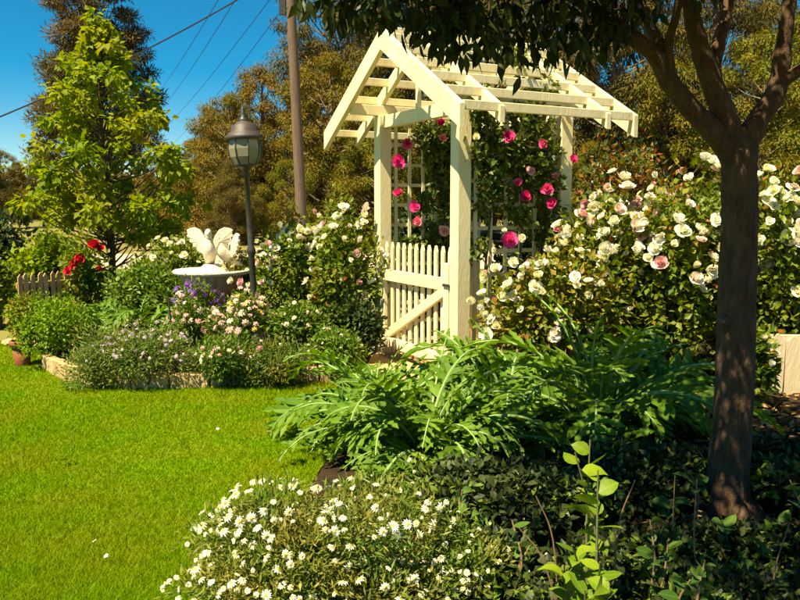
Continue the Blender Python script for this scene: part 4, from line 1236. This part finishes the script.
CL = [cardoon_leaf(s, 0.95, R(74 - 9 * (s % 5)), R(-30 - 17 * (s % 4)), 0.16 + 0.028 * (s % 4), 11 + s % 4) for s in range(16)]
CU = [cardoon_leaf(40 + s, 0.95, R(82), R(30 - 25 * s), 0.13 + 0.02 * s, 12) for s in range(4)]
def cardoon(label, loc, nleaf, sc, seed, group=None):
    rng = random.Random(seed)
    t = thing("cardoon", label, "cardoon", loc, 0, group)
    build("crown_base", lathe([(0.05, -0.05), (0.06, 0.02), (0.05, 0.07), (0.02, 0.12)], 10), G['rib'], t, True)
    for i in range(nleaf):
        inner = i > nleaf * 0.72
        me = rng.choice(CU) if inner else rng.choice(CL)
        a = i * 2.39996 + rng.uniform(-0.3, 0.3)
        s = sc * rng.uniform(0.6, 1.12) * (0.85 if inner else 1.0)
        tilt = rng.uniform(-0.35, 0.18)
        link("leaf", me, t, loc=(0.03 * math.cos(a + 1.57), 0.03 * math.sin(a + 1.57), 0.03), rot=(tilt, rng.uniform(-0.45, 0.45), a), scale=s)
    return t
cardoon("large bright green cardoon with jagged arching leaves behind the white daisy bush", (gx(425, 4.35), 4.3, 0.05), 50, 0.98, 1)
cardoon("big cardoon half in shade beside the shady tree trunk", (gx(600, 4.75), 4.75, 0.05), 48, 1.26, 2)
cardoon("sunlit cardoon between the arbour post and the shaded cardoon", (gx(515, 5.1), 5.1, 0.05), 44, 1.02, 3)
cardoon("smaller cardoon with drooping leaves at the lawn edge before the gate", (gx(372, 5.3), 5.2, 0.05), 28, 0.86, 4)
cardoon("spreading cardoon leaning over the lawn edge beside the daisy bush", (gx(385, 4.75), 4.75, 0.04), 34, 0.86, 7)
cardoon("leafy green artichoke plant behind the lime green shrub", (gx(95, 7.95), 7.75, BZ), 34, 0.78, 5)
cardoon("leafy green artichoke plant between lime shrub and bird bath", (gx(143, 8.1), 7.9, BZ), 34, 0.76, 6)

# ------------------------------------------------------------------ foreground planting
shrub("daisy_bush", "large bush of white daisies in the sun at the lawn edge", "daisy bush", (gx(330, 2.72), 2.72, 0.02), 0.66, 0.46, 0.53, 151, G['daisy_leaf'], 24000, 0.034, 0.008, 46, size=0.27, low=0.04, dome=0.78,
      blooms=[('daisy', 295, 0.037, "daisy_flower")], extra=[(G['drygrass'], 700)])
shrub("daisy_bush", "small straggling daisy plant with greenish white flowers in dappled shade", "daisy bush", (gx(462, 2.72), 2.72, 0.05), 0.20, 0.18, 0.32, 152, G['daisy_leaf'], 3600, 0.032, 0.010, 16, blooms=[('daisy', 44, 0.026, "daisy_flower")])
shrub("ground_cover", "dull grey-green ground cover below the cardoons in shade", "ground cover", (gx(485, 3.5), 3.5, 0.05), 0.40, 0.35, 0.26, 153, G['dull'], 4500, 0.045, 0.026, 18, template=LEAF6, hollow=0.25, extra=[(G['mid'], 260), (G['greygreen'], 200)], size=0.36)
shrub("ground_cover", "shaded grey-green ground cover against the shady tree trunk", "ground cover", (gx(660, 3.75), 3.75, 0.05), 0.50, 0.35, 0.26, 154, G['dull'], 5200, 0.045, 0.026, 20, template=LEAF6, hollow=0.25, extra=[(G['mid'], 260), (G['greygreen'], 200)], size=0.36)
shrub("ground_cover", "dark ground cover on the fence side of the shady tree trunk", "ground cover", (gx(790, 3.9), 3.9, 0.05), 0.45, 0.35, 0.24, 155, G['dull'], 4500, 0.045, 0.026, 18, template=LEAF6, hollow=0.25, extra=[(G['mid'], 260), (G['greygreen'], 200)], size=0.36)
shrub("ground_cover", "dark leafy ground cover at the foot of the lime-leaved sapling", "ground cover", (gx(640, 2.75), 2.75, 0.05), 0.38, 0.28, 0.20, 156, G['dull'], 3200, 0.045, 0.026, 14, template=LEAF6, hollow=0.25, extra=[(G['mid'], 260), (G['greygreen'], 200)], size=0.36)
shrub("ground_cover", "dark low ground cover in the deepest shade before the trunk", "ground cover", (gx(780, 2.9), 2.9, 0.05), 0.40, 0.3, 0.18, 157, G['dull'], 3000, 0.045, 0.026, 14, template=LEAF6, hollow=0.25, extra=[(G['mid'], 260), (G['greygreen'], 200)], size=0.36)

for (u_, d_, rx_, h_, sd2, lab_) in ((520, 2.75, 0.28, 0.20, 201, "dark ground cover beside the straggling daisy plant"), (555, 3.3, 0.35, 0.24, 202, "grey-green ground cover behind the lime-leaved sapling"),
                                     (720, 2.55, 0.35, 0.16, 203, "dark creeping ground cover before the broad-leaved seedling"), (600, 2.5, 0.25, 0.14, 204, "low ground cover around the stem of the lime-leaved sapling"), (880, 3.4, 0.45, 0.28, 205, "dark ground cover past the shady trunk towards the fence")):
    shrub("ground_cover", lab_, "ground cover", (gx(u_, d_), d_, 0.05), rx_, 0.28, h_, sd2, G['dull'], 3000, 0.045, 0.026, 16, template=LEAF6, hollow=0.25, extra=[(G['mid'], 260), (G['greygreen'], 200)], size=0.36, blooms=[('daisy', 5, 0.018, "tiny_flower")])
BIGLEAF = mesh_of("leaf", [(np.array([(0, 0, 0), (0.22, 0.10, 0.05), (0.36, 0.30, 0.09), (0.38, 0.52, 0.09), (0.24, 0.80, 0.02), (0, 1, -0.12),
                                       (-0.24, 0.80, 0.02), (-0.38, 0.52, 0.09), (-0.36, 0.30, 0.09), (-0.22, 0.10, 0.05), (0, 0.25, 0.02), (0, 0.55, 0.02), (0, 0.8, -0.04)], float),
                           np.array([(0, 1, 10), (1, 2, 10), (2, 11, 10), (2, 3, 11), (3, 4, 11), (4, 12, 11), (4, 5, 12), (5, 6, 12), (6, 11, 12), (6, 7, 11), (7, 8, 11), (8, 10, 11), (8, 9, 10), (9, 0, 10)]))], leaf_mat("sapling_leaf", [(0.15, 0.25, 0.008), (0.20, 0.30, 0.012)], 0.4, 0.6, 0.12), True)
BIGLEAF_G = BIGLEAF.copy(); BIGLEAF_G.materials.clear(); BIGLEAF_G.materials.append(leaf_mat("broad_green_leaf", [(0.05, 0.13, 0.012), (0.08, 0.17, 0.02)], 0.3, 0.55, 0.15))
def vein_mat(name, c1, c2, vein):
    m, nt, N, L, out = nmat(name)
    tc = N.new("ShaderNodeTexCoord"); sx = N.new("ShaderNodeSeparateXYZ")
    L.new(tc.outputs["Object"], sx.inputs[0])
    def mth(op, a, b=None):
        n_ = N.new("ShaderNodeMath"); n_.operation = op
        for i_, x_ in enumerate((a, b)):
            if x_ is None: continue
            if isinstance(x_, (int, float)): n_.inputs[i_].default_value = x_
            else: L.new(x_, n_.inputs[i_])
        return n_.outputs[0]
    ax = mth('ABSOLUTE', sx.outputs[0])
    ph = mth('MULTIPLY', mth('SUBTRACT', sx.outputs[1], mth('MULTIPLY', ax, 0.75)), 46.0)
    side = mth('GREATER_THAN', mth('SINE', ph), 0.86)
    midr = mth('LESS_THAN', ax, 0.018)
    vn = mth('MAXIMUM', mth('MULTIPLY', side, 0.7), midr)
    nz = N.new("ShaderNodeTexNoise"); nz.inputs["Scale"].default_value = 5; nz.inputs["Detail"].default_value = 5
    oi = N.new("ShaderNodeObjectInfo")
    ad = N.new("ShaderNodeVectorMath"); ad.operation = 'ADD'
    L.new(tc.outputs["Object"], ad.inputs[0]); L.new(oi.outputs["Location"], ad.inputs[1])
    L.new(ad.outputs[0], nz.inputs["Vector"])
    f_ = mth('ADD', mth('MULTIPLY', nz.outputs["Fac"], 0.7), mth('MULTIPLY', mth('SUBTRACT', oi.outputs["Random"], 0.5), 0.9))
    rp = ramp(N, [(0.1, c1), (0.6, c2)]); L.new(f_, rp.inputs[0])
    mx = N.new("ShaderNodeMix"); mx.data_type = 'RGBA'
    L.new(mth('MULTIPLY', vn, 0.55), mx.inputs[0]); L.new(rp.outputs[0], mx.inputs[6]); mx.inputs[7].default_value = (*vein, 1)
    p = N.new("ShaderNodeBsdfPrincipled"); p.inputs["Roughness"].default_value = 0.5; p.inputs["Specular IOR Level"].default_value = 0.2
    t = N.new("ShaderNodeBsdfTranslucent")
    L.new(mx.outputs[2], p.inputs["Base Color"]); L.new(mx.outputs[2], t.inputs["Color"])
    ms = N.new("ShaderNodeMixShader"); ms.inputs[0].default_value = 0.35
    L.new(p.outputs[0], ms.inputs[1]); L.new(t.outputs[0], ms.inputs[2]); L.new(ms.outputs[0], out.inputs[0])
    return m
BIGLEAF.materials.clear(); BIGLEAF.materials.append(vein_mat("sapling_leaf_veined", (0.09, 0.18, 0.008), (0.20, 0.29, 0.012), (0.26, 0.34, 0.06)))
BIGLEAF_G.materials.clear(); BIGLEAF_G.materials.append(vein_mat("broad_leaf_veined", (0.03, 0.085, 0.01), (0.085, 0.17, 0.02), (0.15, 0.22, 0.06)))
def shoot_plant(name, label, cat, base, shoots, leafme, sz, seed, stemmat=None, nl=9, start=0.35):
    rng = rngs(seed)
    t = thing(name, label, cat, base)
    b = Vector(base)
    for tip in shoots:
        tip = Vector(tip) - b
        mid = tip * 0.5 + Vector((rng.normal() * 0.03, rng.normal() * 0.03, 0.02))
        sp = spline([Vector((rng.normal() * 0.02, rng.normal() * 0.02, -0.04)), mid, tip], 8)
        build("stem", tubes([(sp, np.linspace(0.007, 0.0025, len(sp)), 6)]), stemmat or M['stem'], t, True)
        for i in range(nl):
            f = start + (1 - start) * (i + 0.5) / nl
            p = sp[min(len(sp) - 1, int(f * (len(sp) - 1)))]
            a = i * 2.4 + rng.random()
            e = R(10 + 35 * rng.random() - 15 * (i < 2))
            link("leaf", leafme, t, loc=p, rot=(e, rng.normal() * 0.45, a), scale=tuple(sz * rng.uniform(0.6, 1.25) * np.array([rng.uniform(0.75, 1.1), 1.0, rng.uniform(-0.5, 3.0)])))
    return t
sb = at(590, 660, 2.3); sb.z = 0.05
shoot_plant("sapling", "lime-leaved sapling catching the sun below the shaded cardoon", "sapling", sb, [at(575, 452, 2.45), at(598, 470, 2.4), at(572, 545, 2.2), at(600, 562, 2.15), at(612, 590, 2.1), at(562, 575, 2.2), at(590, 440, 2.5), at(585, 590, 2.15)], BIGLEAF, 0.072, 161, None, 9, 0.40)
sb = at(722, 590, 2.9); sb.z = 0.05
shoot_plant("seedling", "broad-leaved green seedling growing before the shady trunk", "seedling", sb, [at(722, 520, 2.9), at(740, 575, 2.8)], BIGLEAF_G, 0.10, 162, None, 4, 0.7)
sb = at(770, 600, 2.8); sb.z = 0.05
shoot_plant("seedling", "small seedling with a few light green leaves in the dark soil", "seedling", sb, [at(763, 550, 2.8), at(740, 570, 2.7)], BIGLEAF_G, 0.07, 163, M['twig'], 4, 0.7)
sb = at(690, 560, 3.2); sb.z = 0.05
shoot_plant("seedling", "leafy seedling beside the shaded ground cover and trunk", "seedling", sb, [at(690, 470, 3.2), at(672, 500, 3.1)], BIGLEAF_G, 0.075, 164, M['twig'], 5, 0.55)

for (u_, v_, d_, tips, me_, sz_, sd3, lab_) in (
        (520, 620, 2.7, ((512, 520), (530, 545)), BIGLEAF_G, 0.055, 301, "small-leaved green shoot between the daisies and the reddish twig"),
        (655, 620, 2.6, ((650, 520), (668, 545), (640, 560)), BIGLEAF_G, 0.065, 302, "bushy green shoot between the sapling and the leafy seedling"),
        (700, 640, 2.4, ((705, 560), (690, 580)), BIGLEAF_G, 0.06, 303, "low green shoot in front of the broad-leaved seedling"),
        (610, 560, 3.3, ((600, 480), (622, 490)), BIGLEAF_G, 0.06, 304, "green shoot in the shade under the big cardoon"),
        (785, 600, 3.0, ((790, 480), (780, 520)), BIGLEAF_G, 0.06, 305, "green shoot on the fence side of the shady trunk"),
        (470, 590, 3.1, ((462, 490), (480, 510)), BIGLEAF_G, 0.05, 306, "slender green shoot below the large bright cardoon")):
    b_ = at(u_, v_, d_); b_.z = 0.05
    shoot_plant("seedling", lab_, "seedling", b_, [at(tu, tv, d_) for (tu, tv) in tips], me_, sz_, sd3, M['twig'], 8, 0.35)

def twig(label, pts, r, group=None):
    o = Vector(pts[0])
    tw_ = build("twig", tubes([(spline([Vector(p) for p in pts], 5), np.linspace(r, r * 0.4, 5 * (len(pts) - 1) + 1), 6)]), M['twig'])
    tag(tw_, label, "twig", group)
for pts, lab in (([at(575, 600, 2.35), at(545, 565, 2.35), at(519, 528, 2.35)], "bare reddish twig leaning out beside the lime-leaved sapling"),
                 ([at(560, 600, 2.6), at(553, 540, 2.6), at(536, 496, 2.6)], "bare yellowish twig standing behind the reddish twig"),
                 ([at(770, 640, 2.6), at(775, 570, 2.6), at(790, 522, 2.6)], "bare brown twig rising from the dark soil before the trunk"),
                 ([at(700, 640, 2.7), at(694, 540, 2.7), at(697, 480, 2.7)], "thin upright bare stem in the shade near the trunk"),
                 ([at(668, 640, 2.9), at(672, 540, 2.9), at(675, 475, 2.9)], "thin bare stem beside the leafy seedling"),
                 ([at(612, 640, 2.6), at(618, 530, 2.6), at(635, 480, 2.6)], "forked dry stem behind the lime-leaved sapling")):
    pts[0] = Vector((pts[0].x, pts[0].y, 0.02))
    twig(lab, pts, 0.0042)

# ------------------------------------------------------------------ leaf litter
rng = rngs(171)
n = 9000
xx = 0.6 + 5.5 * rng.random(n); yy = 3.2 + 4.4 * rng.random(n)
keep = (yy > 4.6) | (rng.random(n) < 0.25)
PP = np.stack([xx, yy, 0.07 + 0.012 * rng.random(n)], 1)[keep]
n = len(PP)
D = rand_dir(rng, n); D[:, 2] *= 0.25
Nn = np.tile(np.array([0, 0, 1.0]), (n, 1)) + rng.normal(size=(n, 3)) * 0.35
V, Fi = cloud(LEAF2, PP, D, Nn, 0.05 + 0.05 * rng.random(n), 0.025 + 0.02 * rng.random(n))
lt = build("leaf_litter", [(V, Fi)], G['litter'], kind="stuff")
tag(lt, "dry orange-brown leaf litter under the rose hedge", "leaf litter")

# ------------------------------------------------------------------ fences
def fence(label, p0, p1, h, mat, pw_, gap, rails, seed, post_every=1.8):
    p0, p1 = Vector(p0), Vector(p1)
    d = p1 - p0; L_ = d.length
    t = thing("picket_fence", label, "fence", p0, math.atan2(d.y, d.x))
    me = None
    k = int(L_ / (pw_ + gap))
    rng = random.Random(seed)
    for i in range(k):
        x = i * (pw_ + gap)
        hh = h
        if me is None:
            o = prism("picket", [(-pw_ / 2, 0.05), (pw_ / 2, 0.05), (pw_ / 2, hh - 0.04), (0, hh), (-pw_ / 2, hh - 0.04)], 'y', -0.011, 0.011, mat, t, 0.002)
            me = o.data
        else:
            o = link("picket", me, t)
        o.location = (x + pw_ / 2, -0.035, rng.uniform(-0.01, 0.01))
        o.rotation_euler = (0, rng.uniform(-0.02, 0.02), 0)
    for z in rails:
        box("rail", (0, -0.022, z - 0.035), (L_, 0.018, z + 0.035), mat, t)
    m = 0.1
    while m < L_:
        box("post", (m - 0.045, 0.02, -0.1), (m + 0.045, 0.11, h - 0.05), mat, t)
        m += post_every
    return t
fence("weathered brown picket fence behind the lime green shrub", (gx(17, 9.3), 9.3, 0), (gx(85, 9.9), 9.9, 0), 0.71, M['fencewood'], 0.052, 0.028, (0.22, 0.56), 1)
fence("worn beige low picket fence in front of the cream rose bushes", (2.86, 6.0, 0), (5.2, 5.85, 0), 0.52, M['oldpaint'], 0.12, 0.018, (0.18, 0.48), 2)

# ------------------------------------------------------------------ edging, pot, stake
edge = thing("bed_edging", "low sandstone block edging of the flower bed at the lawn", "edging", (-2.0, 6.4, 0))
ep = [(-3.30, 7.15), (-3.06, 6.86), (-2.85, 6.62), (-2.55, 6.45), (-2.22, 6.34), (-1.90, 6.32), (-1.58, 6.36), (-1.28, 6.44), (-0.98, 6.52), (-0.70, 6.60), (-0.45, 6.72)]
rng = random.Random(9)
for (q0, q1) in zip(ep[:-1], ep[1:]):
    a, b = Vector((*q0, 0)), Vector((*q1, 0))
    d = b - a
    me = box_mesh("edging_block", d.length - 0.012, 0.085, 0.17 + rng.uniform(-0.03, 0.03), M['edging'], 0.012)
    o = link("edging_block", me, edge, loc=(a + b) / 2 - Vector((-2.0, 6.4, 0)) + Vector((0, 0, 0.06)))
    o.rotation_euler = (rng.uniform(-0.03, 0.03), rng.uniform(-0.03, 0.03), math.atan2(d.y, d.x))

pp_ = at(23, 371, 7.25)
pot = thing("terracotta_pot", "dark terracotta pot standing on the lawn beside the lime shrub", "pot", (pp_.x, 7.25, 0.012))
build("pot_body", lathe([(0.062, 0.0), (0.066, 0.012), (0.088, 0.20), (0.083, 0.20), (0.078, 0.16), (0.02, 0.15)], 24), M['terracotta'], pot, True)
build("pot_rim", lathe([(0.083, 0.185), (0.103, 0.188), (0.106, 0.24), (0.098, 0.245), (0.088, 0.235), (0.086, 0.187)], 24), M['terracotta'], pot, True)
rng = rngs(55)
lb = [(0.0, 0, 0.36, .10, .10, .12), (-0.05, 0.02, 0.48, .09, .09, .12), (0.04, -0.02, 0.55, .08, .08, .1)]
pl = thing("potted_plant", "leafy plant growing in the dark terracotta pot", "plant", (pp_.x, 7.25, 0.17))
build("stems", stem_chunks(rng, [(a, b, c - 0.15, r, r, r) for (a, b, c, r, _, _) in lb], 0.03, 0.008), M['twig'], pl, True)
V, Fi = foliage_chunk(rng, [(a, b, c - 0.15, r, r, q) for (a, b, c, r, _, q) in lb], 420, 0.05, 0.028, LEAF2, 0.5)
build("foliage", [(V, Fi)], G['rose_yellow'], pl, False, "stuff")

sp_ = at(175, 352, 6.95)
stake = thing("garden_stake", "thin dark metal stake beside the mauve-flowered mound", "garden stake", (sp_.x, 6.95, 0.12))
build("rod", tubes([([(0, 0, -0.05), (-0.02, 0, 0.25), (-0.045, 0, 0.58)], 0.009, 8)]), M['iron'], stake, True)
build("collar", lathe([(0.02, 0.10), (0.032, 0.11), (0.032, 0.20), (0.02, 0.21)], 12), M['iron'], stake, True)

# rocks at the far lawn edge by the pot
rng = random.Random(31)
for i, (u, d, lab) in enumerate(((8, 8.35, "pale flat edging stone near the potted plant"), (-12, 8.5, "pale edging stone beside the pink rose bush"), (34, 8.2, "small pale edging stone between pot and fence"))):
    bm = bmesh.new()
    bmesh.ops.create_icosphere(bm, subdivisions=2, radius=0.08)
    for v in bm.verts:
        v.co = Vector((v.co.x * 1.3, v.co.y * 0.8, v.co.z * 0.6)) * (1 + 0.18 * math.sin(v.co.x * 40 + i) * math.cos(v.co.y * 33))
    me = bpy.data.meshes.new("edging_stone"); bm.to_mesh(me); bm.free(); me.materials.append(M['edging'])
    tag(link("edging_stone", me, loc=(gx(u, d), d, 0.04), rot=(0, 0, i)), lab, "stone")

# stray petals and a dry leaf on the lawn
rng = rngs(66)
for i, (u, v) in enumerate(((92, 542), (104, 558), (218, 430))):
    g_ = at(u, v, 1.0) - Vector((0, 0, EYE))
    k = -(EYE - 0.045) / g_.z
    p = Vector((0, 0, EYE)) + g_ * k
    V, T = petal_patch(0.0, 0.019, 0.02, 0.2, 0.008, i, 0)
    o = build("fallen_petal", [(np.array(V), np.array(T))], PT['daisy'])
    o.location = p
    tag(o, "tiny white fallen petal lying on the lawn", "petal", "petals fallen on the lawn")
g_ = at(60, 461, 1.0) - Vector((0, 0, EYE)); p = Vector((0, 0, EYE)) + g_ * (-(EYE - 0.045) / g_.z)
V, Fi = cloud(LEAF6, np.array([[0, 0, 0.0]]), np.array([[0.9, 0.2, 0.25]]), np.array([[0, 0.3, 1.0]]), 0.075, 0.05)
o = build("fallen_leaf", [(V, Fi)], M['twig']); o.location = p
tag(o, "single curled brown leaf lying on the lawn", "leaf")
